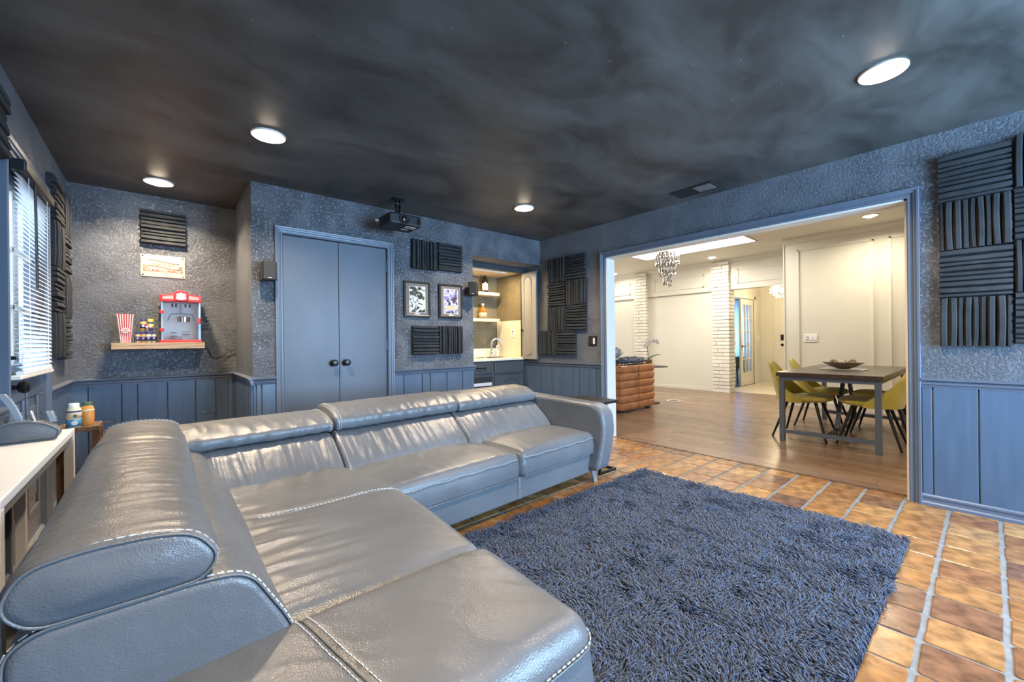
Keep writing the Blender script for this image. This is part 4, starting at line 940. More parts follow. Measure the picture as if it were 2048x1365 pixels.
# ---- snack shelf in the recess
SY = 0.70; SZ = 1.136
def snack_shelf():
    o = obj('wall_shelf', B(-4.151, -3.546, SY, YR, 1.083, SZ), 'raw_wood', bev=0.002, label='thick raw wood floating shelf holding snacks', cat='shelf')
snack_shelf()
def sign():
    y = YR - 0.006; x0, x1, z0, z1 = -3.975, -3.672, 1.722, 1.916; cx = (x0 + x1) / 2
    t = thing('snack_bar_sign', 'cream metal sign reading SNACK BAR', 'sign', (cx, YR, z0))
    obj('plate', B(x0, x1, y, YR - 0.001, z0, z1), 'cream_metal', t, bev=0.002)
    for sx in (x0 + 0.014, x1 - 0.014):
        for sz in (z0 + 0.014, z1 - 0.014): obj('screw', MB().lathe([(0.006, 0), (0.006, 0.002), (0.002, 0.003)], (sx, y, sz), 10, '-y'), 'black_metal', t)
    # film strip, a gentle S
    def sy(x): s = (x - cx) / 0.11; return 1.833 - 0.012 * math.sin(s * 1.6)
    mb = MB()
    for off in (0.026, -0.026):
        xs = [cx - 0.098 + i * 0.008 for i in range(27)]
        P = [[(x, y - 0.0006, sy(x) + off - 0.004), (x, y - 0.0006, sy(x) + off + 0.004)] for x in xs]; mb.grid(P)
    obj('film_strip', mb, 'black_print', t)
    mb = MB()
    for off in (0.026, -0.026):
        for i in range(24):
            x = cx - 0.092 + i * 0.008; mb.box(x - 0.0018, x + 0.0018, y - 0.0014, y - 0.0006, sy(x) + off - 0.0018, sy(x) + off + 0.0018)
    obj('film_holes', mb, 'cream_metal', t)
    text_mesh('SNACK BAR', 0.046, 'red_print', 'lettering', t, (cx + 0.004, y - 0.001, 1.831), (0.9993, 0, -0.06), (0.06, 0, 0.998), xs=0.62)
    obj('red_band', B(x0 + 0.014, x1 - 0.014, y - 0.0012, y, 1.770, 1.789), 'red_print', t)
    for (tx, dx) in (('DRINKS', -0.10), ('POPCORN', 0.0), ('CANDY', 0.10)): text_mesh(tx, 0.016, 'white_print', 'lettering', t, (cx + dx, y - 0.0016, 1.779), (1, 0, 0), (0, 0, 1), xs=0.8)
    for dx in (-0.055, 0.055): obj('band_star', MB().lathe([(0.001, 0), (0.004, 0.0008), (0.001, 0.0012)], (cx + dx, y - 0.0012, 1.779), 6, '-y'), 'white_print', t)
    # popcorn box drawing and drink cup drawing
    for k in range(4): obj('popcorn_stripe', B(x0 + 0.016 + k * 0.010, x0 + 0.021 + k * 0.010, y - 0.0012, y, 1.790, 1.825), 'red_print', t)
    mb = MB()
    for (dx, dz, r) in ((0.006, 0, 0.010), (0.020, 0.006, 0.011), (0.034, 0.001, 0.010)): mb.lathe([(r, 0), (r, 0.0012), (0.001, 0.0014)], (x0 + 0.014 + dx, y, 1.834 + dz), 10, '-y')
    obj('popcorn_fluff', mb, 'pink_plastic', t)
    obj('drink_cup', MB().prism([(-0.011, 0), (0.011, 0), (0.014, 0.036), (-0.014, 0.036)], y - 0.0012, y, lambda a, b, h: (x1 - 0.032 + a, h, 1.792 + b)), 'red_print', t)
    obj('cup_lid', B(x1 - 0.048, x1 - 0.016, y - 0.0014, y, 1.828, 1.835), 'white_print', t)
    obj('straw', MB().bar((x1 - 0.032, y - 0.0006, 1.835), (x1 - 0.026, y - 0.0006, 1.868), 0.003, 0.0012), 'red_print', t)
sign()
def popcorn_box():
    cx, cy = -4.068, 0.80; zb, zt = SZ, 1.376
    t = thing('popcorn_box', 'red and white striped popcorn box on the snack shelf', 'popcorn box', (cx, cy, zb))
    wb_, wt_ = 0.030, 0.052; n = 6
    def q(s, z): k = (z - zb) / (zt - zb); return wb_ + (wt_ - wb_) * k
    for side in range(4):
        for i in range(2 * n + 1):
            a0 = -1 + 2 * i / (2 * n + 1); a1 = -1 + 2 * (i + 1) / (2 * n + 1); mb = MB()
            scal = 0.004 if i % 2 == 0 else 0.0
            pts = []
            for (a, z) in ((a0, zb), (a1, zb), (a1, zt - scal), ((a0 + a1) / 2, zt + (0.004 if i % 2 else 0)), (a0, zt - scal)):
                w_ = q(0, z); pts.append((a * w_, -w_ * 0.8, z))
            rot = side * PI / 2; c, s = math.cos(rot), math.sin(rot)
            vs = []
            for off in (0.0, 0.0012):
                for (x, y, z) in pts:
                    if side % 2: x, y = x * 0.8, y / 0.8
                    y += off; vs.append((cx + x * c - y * s, cy + x * s + y * c, z))
            mb.add(vs, [(4, 3, 2, 1, 0), (5, 6, 7, 8, 9)] + [(k, (k + 1) % 5, 5 + (k + 1) % 5, 5 + k) for k in range(5)])
            obj('stripe', mb, 'red_plastic' if i % 2 else 'white_print', t)
    yo = cy - q(0, 1.235) * 0.8
    obj('badge', MB().lathe([(0.033, 0), (0.033, 0.0016), (0.001, 0.0016)], (cx, yo - 0.0005, 1.240), 28, '-y', 1, 0.78), 'red_plastic', t)
    obj('badge_face', MB().lathe([(0.030, 0), (0.030, 0.003), (0.001, 0.003)], (cx, yo - 0.0005, 1.240), 28, '-y', 1, 0.76), 'white_print', t)
    text_mesh('POP', 0.019, 'red_print', 'lettering', t, (cx, yo - 0.0045, 1.2475), (1, 0, 0), (0, 0, 1)); text_mesh('CORN', 0.017, 'red_print', 'lettering', t, (cx, yo - 0.0045, 1.232), (1, 0, 0), (0, 0, 1))
popcorn_box()
def seasoning(x, y, z, r, h, body, cap, label):
    t = thing('seasoning_jar', label, 'jar', (x, y, z), group='seasoning jars on the snack shelf')
    obj('jar_body', MB().lathe([(r * 0.9, z), (r, z + 0.004), (r, z + h * 0.72), (r * 0.86, z + h * 0.78)], (x, y, 0), 20), body, t, smooth='auto')
    obj('cap', MB().lathe([(r * 0.92, z + h * 0.77), (r * 0.92, z + h - 0.002), (r * 0.86, z + h)], (x, y, 0), 20), cap, t, smooth='auto')
    obj('label_band', MB().lathe([(r * 1.012, z + h * 0.18), (r * 1.012, z + h * 0.58)], (x, y, 0), 20), 'navy_label' if body != 'navy_label' else 'yellow_cap', t, smooth=True)
    obj('label_dot', MB().lathe([(r * 0.45, 0), (r * 0.40, 0.002), (0.001, 0.0025)], (x, y - r * 1.0, z + h * 0.38), 12, '-y'), 'white_print', t)
zt = SZ + 0.108
tr = thing('acrylic_tray', 'clear acrylic riser holding seasoning jars on the shelf', 'tray', (-3.945, 0.80, SZ))
for (a, b, c, d, e, f) in ((-4.016, -3.874, 0.755, 0.758, SZ, SZ + 0.055), (-4.016, -4.013, 0.755, 0.86, SZ, SZ + 0.105), (-3.877, -3.874, 0.755, 0.86, SZ, SZ + 0.105)): obj('clear_wall', B(a, b, c, d, e, f), 'clear_plastic', tr)
obj('clear_step', B(-4.013, -3.877, 0.808, 0.86, SZ + 0.102, SZ + 0.105), 'clear_plastic', tr)
for i in range(4): seasoning(-3.994 + i * 0.034, 0.778, SZ + 0.001, 0.0155, 0.092, ['seasoning', 'orange_fill', 'cream_label', 'seasoning'][i], 'navy_label', ['front seasoning jar beside the popcorn box', 'front seasoning jar, second from the popcorn box', 'front seasoning jar, third from the popcorn box', 'front seasoning jar beside the popcorn machine'][i])
for i in range(2): seasoning(-3.960 + i * 0.046, 0.835, SZ + 0.106, 0.021, 0.098, ['yellow_cap', 'navy_label'][i], ['navy_label', 'yellow_cap'][i], ['upper seasoning jar, yellow with a navy cap', 'upper seasoning jar, navy with a yellow cap'][i])
seasoning(-3.935, 0.790, SZ + 0.106, 0.013, 0.05, 'pink_plastic', 'red_plastic', 'small pink seasoning jar in front of the upper two')

def popcorn_machine():
    x0, x1, y0, y1 = -3.845, -3.572, 0.735, 0.905; cx = (x0 + x1) / 2; zb = SZ
    t = thing('popcorn_machine', 'red countertop popcorn machine with clear front on the snack shelf', 'popcorn machine', (cx, 0.82, zb))
    obj('base', B(x0 - 0.008, x1 + 0.008, y0 - 0.008, y1, zb, zb + 0.022), 'red_plastic', t, bev=0.006)
    top = [(x0 - 0.006, 1.490), (x1 + 0.006, 1.490), (x1 + 0.010, 1.515), (x1 + 0.004, 1.548), (cx + 0.06, 1.562), (cx - 0.06, 1.562), (x0 - 0.004, 1.548), (x0 - 0.010, 1.515)]
    obj('canopy', MB().prism(top, y0 - 0.008, y1, lambda a, b, h: (a, h, b)), 'red_plastic', t, bev=0.006)
    obj('canopy_crest', MB().prism([(cx - 0.045, 1.495), (cx + 0.045, 1.495), (cx + 0.050, 1.560), (cx + 0.035, 1.585), (cx, 1.592), (cx - 0.035, 1.585), (cx - 0.050, 1.560)], y0 - 0.018, y1 - 0.05, lambda a, b, h: (a, h, b)), 'red_plastic', t, bev=0.006)
    for s in (-1, 1): obj('canopy_panel', MB().prism([(cx + s * 0.052, 1.512), (cx + s * 0.125, 1.512), (cx + s * 0.125, 1.536), (cx + s * 0.052, 1.548)], y0 - 0.0095, y0 - 0.007, lambda a, b, h: (a, h, b)), 'pink_plastic', t)
    obj('crest_badge', MB().lathe([(0.034, 0), (0.034, 0.002), (0.001, 0.002)], (cx, y0 - 0.018, 1.527), 24, '-y', 1.05, 0.62), 'white_print', t)
    mb = MB()
    for k in range(5): mb.box(cx - 0.026 + k * 0.011, cx - 0.021 + k * 0.011, y0 - 0.0215, y0 - 0.020, 1.508, 1.530)
    obj('badge_stripes', mb, 'pink_plastic', t)
    mb = MB()
    for (dx, dz, r) in ((-0.022, 0, 0.012), (0, 0.006, 0.014), (0.022, 0, 0.012)): mb.lathe([(r, 0), (r, 0.0022), (0.001, 0.0026)], (cx + dx, y0 - 0.019, 1.552 + dz), 12, '-y')
    obj('badge_popcorn', mb, 'white_print', t)
    for (x, y) in ((x0, y0), (x1 - 0.014, y0), (x0, y1 - 0.014), (x1 - 0.014, y1 - 0.014)): obj('corner_post', B(x, x + 0.014, y, y + 0.014, zb + 0.022, 1.490), 'grey_metal', t, bev=0.002)
    obj('back_panel', B(x0 + 0.014, x1 - 0.014, y1 - 0.006, y1 - 0.002, zb + 0.022, 1.490), 'white_plastic', t)
    obj('clear_front', B(x0 + 0.014, x1 - 0.014, y0 + 0.003, y0 + 0.006, zb + 0.022, 1.490), 'clear_plastic', t)
    for (a, s) in ((x0, 1), (x1 - 0.004, 1)): obj('clear_side', B(a + 0.001, a + 0.003, y0 + 0.014, y1 - 0.014, zb + 0.022, 1.490), 'clear_plastic', t)
    obj('kettle', MB().lathe([(0.030, 1.315), (0.046, 1.320), (0.048, 1.360), (0.044, 1.364), (0.044, 1.325)], (cx + 0.02, 0.82, 0), 24), 'chrome', t, smooth='auto')
    obj('kettle_hanger', MB().tube([(cx, 0.82, 1.49), (cx, 0.82, 1.395), (cx - 0.07, 0.82, 1.388), (cx - 0.09, 0.83, 1.33)], 0.005, 8).tube([(cx, 0.82, 1.395), (cx + 0.08, 0.82, 1.388), (cx + 0.095, 0.83, 1.33)], 0.005, 8), 'grey_metal', t)
    mb = MB()
    for (a, z) in ((-0.06, 1.475), (-0.035, 1.475), (0.03, 1.475), (0.06, 1.475)): mb.box(cx + a - 0.006, cx + a + 0.006, y0 + 0.0015, y0 + 0.003, z - 0.03, z)
    for k in range(4): mb.box(cx - 0.075, cx - 0.035 + 0.006 * (k % 2), y0 + 0.0015, y0 + 0.003, 1.222 - k * 0.012, 1.2255 - k * 0.012); mb.box(cx + 0.005, cx + 0.06 - 0.008 * (k % 2), y0 + 0.0015, y0 + 0.003, 1.228 - k * 0.012, 1.2315 - k * 0.012)
    obj('warning_print', mb, 'dark_plastic', t)
    for z in (1.400, 1.245): obj('hinge', B(x0 - 0.010, x0 + 0.020, y0 - 0.008, y0 + 0.004, z - 0.014, z + 0.014), 'red_plastic', t, bev=0.003)
    obj('door_handle', B(x1 - 0.024, x1 - 0.002, y0 - 0.014, y0, 1.300, 1.355), 'red_plastic', t, bev=0.005)
    obj('serving_tray', MB().lathe([(0.001, zb + 0.03), (0.035, zb + 0.03), (0.045, zb + 0.055)], (cx - 0.03, 0.82, 0), 20), 'white_print', t)
    obj('power_cord', MB().tube([(x1 - 0.01, 0.89, zb + 0.02), (x1 + 0.02, 0.90, zb - 0.01), (x1 + 0.07, 0.915, 1.06), (x1 + 0.09, 0.92, 1.00), (x1 + 0.12, 0.92, 0.985), (x1 + 0.17, 0.92, 1.00), (x1 + 0.22, 0.92, 1.045), (x1 + 0.285, 0.925, 1.06)], 0.0035, 6), 'black_plastic', t, smooth=True)
popcorn_machine()
for (x, l) in ((-4.192, 'left'), (-3.506, 'right')):
    mb = MB()
    for k in range(7):
        a = PI * k / 6; mb.lathe([(0.001, -0.006), (0.006, 0), (0.001, 0.006)], (x + 0.045 * math.cos(a), YR - 0.018, 0.480 + 0.028 * math.sin(a)), 8)
    mb.bar((x - 0.04, YR - 0.016, 0.472), (x + 0.04, YR - 0.016, 0.472), 0.008, 0.008)
    obj('wall_hook', mb, 'chrome', label='small beaded metal crown on the recess wainscot, %s one' % l, cat='wall ornament', group='beaded crowns on the wainscot')

# ---- bar niche
def niche():
    n = struct('wall_niche', MB().box(NX - 0.1, 0.0, NY, NY + 0.08, 0, NZ + 0.1).box(NX - 0.1, NX, 0.12, NY, 0, NZ + 0.1).box(-0.012, -0.001, CY, NY, 0.9, NZ), 'niche_paint', 'lit olive walls inside the bar niche', 'wall')
    obj('soffit', B(NX, -0.001, 0.12, NY, NZ, NZ + 0.05), 'trim_paint', n)
    obj('soffit_frame', MB().box(NX, -0.002, CY - 0.02, CY + 0.02, 2.05, NZ - 0.001).box(-0.05, -0.002, CY - 0.02, CY + 0.02, 0.90, 2.05), 'cabinet_paint', n, bev=0.003)
    obj('inner_top', B(NX, -0.013, CY + 0.02, NY - 0.001, 2.06, 2.075), 'pale_wood', n)
    obj('splash_back', B(NX, -0.013, NY - 0.015, NY - 0.001, 0.891, 1.01), 'stone', n)
    obj('splash_side', B(-0.030, -0.0125, CY + 0.025, NY - 0.015, 0.891, 1.405), 'stone', n)
    obj('outlet', MB().box(-0.036, -0.030, 0.50, 0.575, 1.17, 1.285), 'white_plastic', n, bev=0.002)
    obj('outlet_slots', MB().box(-0.0375, -0.036, 0.528, 0.534, 1.20, 1.22).box(-0.0375, -0.036, 0.545, 0.549, 1.20, 1.22).box(-0.0375, -0.036, 0.528, 0.549, 1.24, 1.26), 'dark_plastic', n)
    # base cabinet
    c = thing('bar_cabinet', 'dark grey base cabinet with drawers in the bar niche', 'cabinet', (-0.5, CY, 0))
    obj('body', B(NX + 0.002, -0.014, CY, NY - 0.02, 0.08, 0.858), 'cabinet_paint', c)
    obj('toe_kick', B(NX + 0.002, -0.014, CY + 0.06, NY - 0.02, 0.0, 0.08), 'black_print', c)
    def front(nm, a, b, z0, z1, arch=False):
        d = obj(nm, B(a, b, CY - 0.02, CY - 0.001, z0, z1), 'cabinet_paint', c, bev=0.006)
        obj('panel_edge', MB().box(a + 0.02, b - 0.02, CY - 0.023, CY - 0.020, z0 + 0.018, z1 - 0.018), 'cabinet_paint', d, bev=0.004)
        return d
    front('drawer', -0.540, -0.035, 0.688, 0.836)
    d = front('drawer', NX + 0.02, -0.575, 0.700, 0.842)
    obj('handle', MB().tube([(-0.86, CY - 0.022, 0.775), (-0.86, CY - 0.045, 0.775), (-0.70, CY - 0.045, 0.775), (-0.70, CY - 0.022, 0.775)], 0.007, 8), 'black_metal', d)
    dd = front('cabinet_door', -0.540, -0.035, 0.10, 0.665)
    P = []
    obj('arch_moulding', MB().tube([(-0.46, CY - 0.024, 0.15), (-0.46, CY - 0.024, 0.52)] + [(-0.2875 - 0.1725 * math.cos(PI * k / 12), CY - 0.024, 0.53 + 0.09 * math.sin(PI * k / 12)) for k in range(13)] + [(-0.115, CY - 0.024, 0.52), (-0.115, CY - 0.024, 0.15)], 0.010, 8), 'cabinet_paint', dd, smooth=True)
    f = obj('fridge_bay', B(NX + 0.02, -0.575, CY - 0.006, CY - 0.001, 0.12, 0.66), 'black_print', c)
    obj('fridge_shelf', MB().box(NX + 0.05, -0.60, CY - 0.03, CY - 0.006, 0.545, 0.585), 'silver_grey', f, bev=0.004)
    # worktop, sink, tap
    obj('worktop', MB().box(NX + 0.002, -0.014, CY - 0.03, NY - 0.016, 0.859, 0.889), 'stone', bev=0.004, label='cream stone worktop of the bar niche', cat='worktop')
    obj('sink_rim', MB().lathe([(0.17, 0.8895), (0.175, 0.894), (0.19, 0.894), (0.195, 0.8895)], (-0.40, 0.60, 0), 32, 'z', 1.25, 0.8), 'chrome', smooth='auto', label='round bar sink rim set in the cream worktop', cat='sink')
    t = thing('bar_tap', 'brushed gooseneck tap behind the bar sink', 'tap', (-0.215, 0.80, 0.889))
    X, Y, Z = -0.215, 0.80, 0.8895
    obj('tap_base', MB().lathe([(0.030, Z), (0.030, Z + 0.01), (0.022, Z + 0.02), (0.020, Z + 0.10)], (X, Y, 0), 20), 'grey_metal', t, smooth='auto')
    arc = [(X, Y, Z + 0.1), (X, Y, Z + 0.19)] + [(X + 0.07 - 0.07 * math.cos(a), Y - 0.05 * (1 - math.cos(a)) / 2, Z + 0.19 + 0.07 * math.sin(a)) for a in [PI * k / 10 for k in range(1, 11)]] + [(X + 0.14, Y - 0.05, Z + 0.14)]
    obj('spout', MB().tube(arc, 0.013, 12), 'grey_metal', t, smooth=True)
    obj('tap_lever', MB().tube([(X + 0.0, Y, Z + 0.06), (X - 0.02, Y - 0.06, Z + 0.065)], [0.012, 0.007], 10), 'grey_metal', t)
    s = thing('soap_bottle', 'clear soap bottle with pump beside the bar tap', 'bottle', (-0.135, 0.78, 0.889))
    obj('bottle_body', MB().box(-0.165, -0.105, 0.755, 0.805, 0.8895, 1.00), 'clear_plastic', s, bev=0.01)
    obj('pump', MB().tube([(-0.135, 0.78, 1.0), (-0.135, 0.78, 1.05), (-0.135, 0.74, 1.055)], 0.007, 8), 'white_plastic', s)
    # shelves
    for (z, l) in ((1.792, 'upper'), (1.417, 'lower')): obj('niche_shelf', B(NX + 0.003, -0.105, 0.74, NY - 0.002, z - 0.022, z + 0.022), 'pale_wood', bev=0.002, label='%s pale wood shelf in the bar niche' % l, cat='shelf', group='pale shelves in the bar niche')
    b = thing('wine_bottle', 'dark bottle with pale label on the upper bar shelf', 'bottle', (-0.308, 0.82, 1.814)); z = 1.8145
    obj('glass_body', MB().lathe([(0.040, z), (0.043, z + 0.005), (0.043, z + 0.17), (0.034, z + 0.205), (0.016, z + 0.232), (0.0145, z + 0.240), (0.0145, z + 0.278), (0.017, z + 0.280), (0.017, z + 0.288)], (-0.308, 0.82, 0), 24), 'bottle_dark', b, smooth='auto')
    obj('label_band', MB().lathe([(0.0438, z + 0.03), (0.0438, z + 0.13)], (-0.308, 0.82, 0), 24), 'white_print', b, smooth=True)
    obj('label_mark', MB().lathe([(0.012, 0), (0.012, 0.002), (0.001, 0.002)], (-0.322, 0.779, z + 0.085), 12, '-y'), 'raw_wood', b)
    obj('neck_foil', MB().lathe([(0.017, z + 0.178), (0.036, z + 0.186), (0.028, z + 0.208), (0.018, z + 0.228)], (-0.308, 0.82, 0), 20), 'white_print', b)
    b = thing('whisky_bottle', 'square amber liquor bottle with stopper on the lower bar shelf', 'bottle', (-0.349, 0.82, 1.439)); z = 1.4395
    obj('glass_body', MB().lathe([(0.055, z), (0.058, z + 0.004), (0.058, z + 0.105), (0.048, z + 0.135), (0.020, z + 0.160), (0.016, z + 0.185)], (-0.349, 0.82, 0), 24), 'whisky', b, smooth='auto')
    obj('label_band', MB().lathe([(0.0588, z + 0.012), (0.0588, z + 0.085)], (-0.349, 0.82, 0), 24), 'cream_metal', b, smooth=True)
    obj('stopper', MB().lathe([(0.015, z + 0.184), (0.021, z + 0.188), (0.021, z + 0.210), (0.016, z + 0.214)], (-0.349, 0.82, 0), 18), 'silver_grey', b)
    # open upper door
    d = thing('cabinet_door', 'tall open cabinet door with arched panel at the bar niche', 'cabinet door', (-0.05, 0.18, 0.87))
    obj('door_slab', B(-0.062, -0.042, 0.026, CY - 0.022, 0.868, 2.046), 'ivory_door', d, bev=0.004)
    obj('edge_strip', B(-0.063, -0.041, 0.020, 0.028, 0.866, 2.048), 'trim_paint', d)
    ym = 0.190; hw = 0.072; arc = [(-0.064, ym + hw * math.cos(PI * k / 12), 1.925 + 0.065 * math.sin(PI * k / 12)) for k in range(13)] + [(-0.064, ym - hw * math.cos(PI * k / 12), 0.995 - 0.065 * math.sin(PI * k / 12)) for k in range(13)]
    obj('arch_moulding', MB().tube(arc, 0.008, 8, closed=True), 'ivory_door', d, smooth=True)
    obj('knob', MB().lathe([(0.008, 0), (0.007, 0.012), (0.014, 0.018), (0.012, 0.028), (0.003, 0.03)], (-0.062, CY - 0.04, 1.26), 14, '-x'), 'black_metal', d, smooth='auto')
    l = bpy.data.lights.new('cabinet_lamp', 'AREA'); l.shape = 'RECTANGLE'; l.size = 0.6; l.size_y = 0.04; l.energy = 11; l.color = (1, 0.78, 0.48)
    u = thing('under_cabinet_light', 'slim warm light bar under the niche top', 'light bar', (-0.55, 0.45, 2.05))
    obj('bar_housing', B(-0.88, -0.22, 0.43, 0.47, 2.045, 2.059), 'white_plastic', u, bev=0.003)
    o = bpy.data.objects.new('cabinet_lamp', l); COL.objects.link(o); o.location = (-0.55, 0.45, 2.042); o.parent = u; o.matrix_parent_inverse = Matrix.Translation(-u.location)
niche()
# ================================================================ the grey leather sectional
def roundpoly(pts, rad, n=5):
    out = []; m = len(pts)
    for i in range(m):
        p = Vector(pts[i]); a = Vector(pts[i - 1]); b = Vector(pts[(i + 1) % m]); r = rad[i] if isinstance(rad, (list, tuple)) else rad
        u = (a - p); v = (b - p); r = min(r, u.length * 0.48, v.length * 0.48); u.normalize(); v.normalize(); s, e = p + u * r, p + v * r
        for k in range(n + 1):
            t = k / n; out.append(tuple(s * (1 - t) ** 2 + p * 2 * t * (1 - t) + e * t * t))
    return out
def resample(P, n):
    P = [Vector(p) for p in P]; L = [0]
    for i in range(len(P)): L.append(L[-1] + (P[(i + 1) % len(P)] - P[i]).length)
    out = []; j = 0
    for k in range(n):
        d = L[-1] * k / n
        while L[j + 1] < d: j += 1
        t = (d - L[j]) / max(1e-9, L[j + 1] - L[j]); out.append(P[j].lerp(P[(j + 1) % len(P)], t))
    return out
def sweep(prof, s0, s1, fn, r=0.03, nl=60, n=72, disp=None, bulge=0.012):
    """closed profile (a,z) swept from s0 to s1, ends rounded by r; fn(a,z,s) -> xyz; disp(a,z,s) -> outwards offset"""
    P = resample(prof, n); c = sum(P, Vector((0, 0))) / n; ha = max(abs((p - c).x) for p in P); hz = max(abs((p - c).y) for p in P)
    nrm = []
    for k in range(n):
        d = P[(k + 1) % n] - P[k - 1]; q = Vector((d.y, -d.x)); q.normalize()
        if q.dot(P[k] - c) < 0: q = -q
        nrm.append(q)
    L = s1 - s0; ss = []
    for k in range(9): ss.append(r * (1 - math.cos(PI / 2 * k / 8)))
    m = max(2, nl)
    ss += [r + (L - 2 * r) * k / m for k in range(1, m)]
    ss += [L - r * (1 - math.cos(PI / 2 * k / 8)) for k in range(8, -1, -1)]
    mb = MB(); vs = []
    for s in ss:
        e = min(s, L - s); ins = r - math.sqrt(max(0, r * r - (r - e) ** 2)) if e < r else 0
        for k in range(n):
            p = P[k]; x = c.x + (p.x - c.x) * (1 - ins / ha); z = c.y + (p.y - c.y) * (1 - ins / hz)
            d = disp(p.x, p.y, s0 + s) * min(1, e / (r * 1.5)) if disp else 0
            vs.append(fn(x + nrm[k].x * d, z + nrm[k].y * d, s0 + s))
    R = len(ss); fs = [(i * n + k, i * n + (k + 1) % n, (i + 1) * n + (k + 1) % n, (i + 1) * n + k) for i in range(R - 1) for k in range(n)]
    # bulged caps
    for end in (0, R - 1):
        sgn = -1 if end == 0 else 1; ring = [end * n + k for k in range(n)]
        for q in (0.75, 0.45, 0.15):
            new = []
            for k in range(n):
                p = P[k]; kk = (1 - r / ha) * q; kz = (1 - r / hz) * q
                new.append(len(vs)); vs.append(fn(c.x + (p.x - c.x) * kk, c.y + (p.y - c.y) * kz, (s0 if end == 0 else s1) + sgn * bulge * (1 - q * q)))
            fs += [(ring[k], ring[(k + 1) % n], new[(k + 1) % n], new[k]) for k in range(n)]; ring = new
        fs.append(tuple(ring))
    return mb.add(vs, fs)
def ring_path(prof, s, fn, off=0.0, n=90):
    P = resample(prof, n); c = sum(P, Vector((0, 0))) / n
    return [fn(p.x + (p - c).normalized().x * off, p.y + (p - c).normalized().y * off, s) for p in P]
def stitches(path, parent, seg=0.011, gap=0.006, w=0.0022, closed=False, name='stitching', m='stitch'):
    P = [Vector(p) for p in path] + ([Vector(path[0])] if closed else []); L = [0]
    for a, b in zip(P[:-1], P[1:]): L.append(L[-1] + (b - a).length)
    def at(d):
        for i in range(len(P) - 1):
            if L[i + 1] >= d: return P[i].lerp(P[i + 1], (d - L[i]) / max(1e-9, L[i + 1] - L[i]))
        return P[-1]
    mb = MB(); d = 0
    while d + seg < L[-1]:
        mb.bar(at(d), at(d + seg), w, w); d += seg + gap
    return obj(name, mb, m, parent)
def welt(path, parent, r=0.003, closed=False, m='grey_leather', name='seam_welt'):
    return obj(name, MB().tube(path, r, 6, closed), m, parent, smooth=True)

ANG = math.radians(3.0); PIV = (-1.28, -1.86)
def lg(x, y, z):
    dx, dy = x - PIV[0], y - PIV[1]; c, s = math.cos(ANG), math.sin(ANG); return (PIV[0] + dx * c - dy * s, PIV[1] + dx * s + dy * c, z)

def ridge(v): return (1 - abs(v)) ** 2
def seat_pad(corners, zt, zb, r, crown, wr, edge=None, nu=70, nv=70, tilt=0.0, side_bulge=0.008):
    """padded seat: corners back-left, back-right, front-right, front-left (x,y); edge(u,v)->(dx,dy)"""
    c = [Vector(p) for p in corners]
    def xy(u, v):
        p = (c[0] * (1 - u) + c[1] * u) * (1 - v) + (c[3] * (1 - u) + c[2] * u) * v
        if edge: p = p + Vector(edge(u, v))
        return p
    lu = ((c[1] - c[0]).length + (c[2] - c[3]).length) / 2; lv = ((c[3] - c[0]).length + (c[2] - c[1]).length) / 2
    def dist(n, L):
        k = 8; out = [r * (1 - math.cos(PI / 2 * i / k)) / L for i in range(k)]; out2 = [1 - q for q in out][::-1]
        return out + [r / L + (1 - 2 * r / L) * i / n for i in range(n + 1)] + out2
    U, V = dist(nu, lu), dist(nv, lv)
    def drop(e): return r - math.sqrt(max(0, r * r - (r - e) ** 2)) if e < r else 0
    P = []
    for u in U:
        row = []
        for v in V:
            p = xy(u, v); eu = min(u, 1 - u) * lu; ev = min(v, 1 - v) * lv
            dz = max(drop(eu), drop(ev)) if min(eu, ev) < r else 0
            if eu < r and ev < r:
                a_, b_ = r - eu, r - ev; q = math.hypot(a_, b_); m_ = max(a_, b_)
                if q > 0: a_, b_ = a_ * m_ / q, b_ * m_ / q
                p = xy((r - a_) / lu if u < 0.5 else 1 - (r - a_) / lu, (r - b_) / lv if v < 0.5 else 1 - (r - b_) / lv)
                dz = r - math.sqrt(max(0, r * r - m_ * m_))
            z = zt + crown * (1 - (2 * u - 1) ** 4) * (1 - (2 * v - 1) ** 4) - dz + tilt * (v - 0.5) + wr(p.x, p.y, u, v) * min(1, min(eu, ev) / (r * 0.8))
            row.append((p.x, p.y, z))
        P.append(row)
    # round the plan corners where two rolls meet
    mb = MB().grid(P); nU, nV = len(U), len(V)
    loop = [(i, 0) for i in range(nU)] + [(nU - 1, j) for j in range(1, nV)] + [(i, nV - 1) for i in range(nU - 2, -1, -1)] + [(0, j) for j in range(nV - 2, 0, -1)]
    cen = xy(0.5, 0.5); prev = [i * nV + j for i, j in loop]; n = len(loop)
    for k in range(1, 7):
        t = k / 6; new = []
        for (i, j) in loop:
            x, y, z = P[i][j]; d = Vector((x - cen.x, y - cen.y)).normalized(); b = side_bulge * math.sin(PI * t); new.append(len(mb.v)); mb.v.append((x + d.x * b, y + d.y * b, z + (zb - z) * t))
        mb.f += [(prev[q], prev[(q + 1) % n], new[(q + 1) % n], new[q]) for q in range(n)]; prev = new
    mb.f.append(tuple(prev))
    return mb, xy

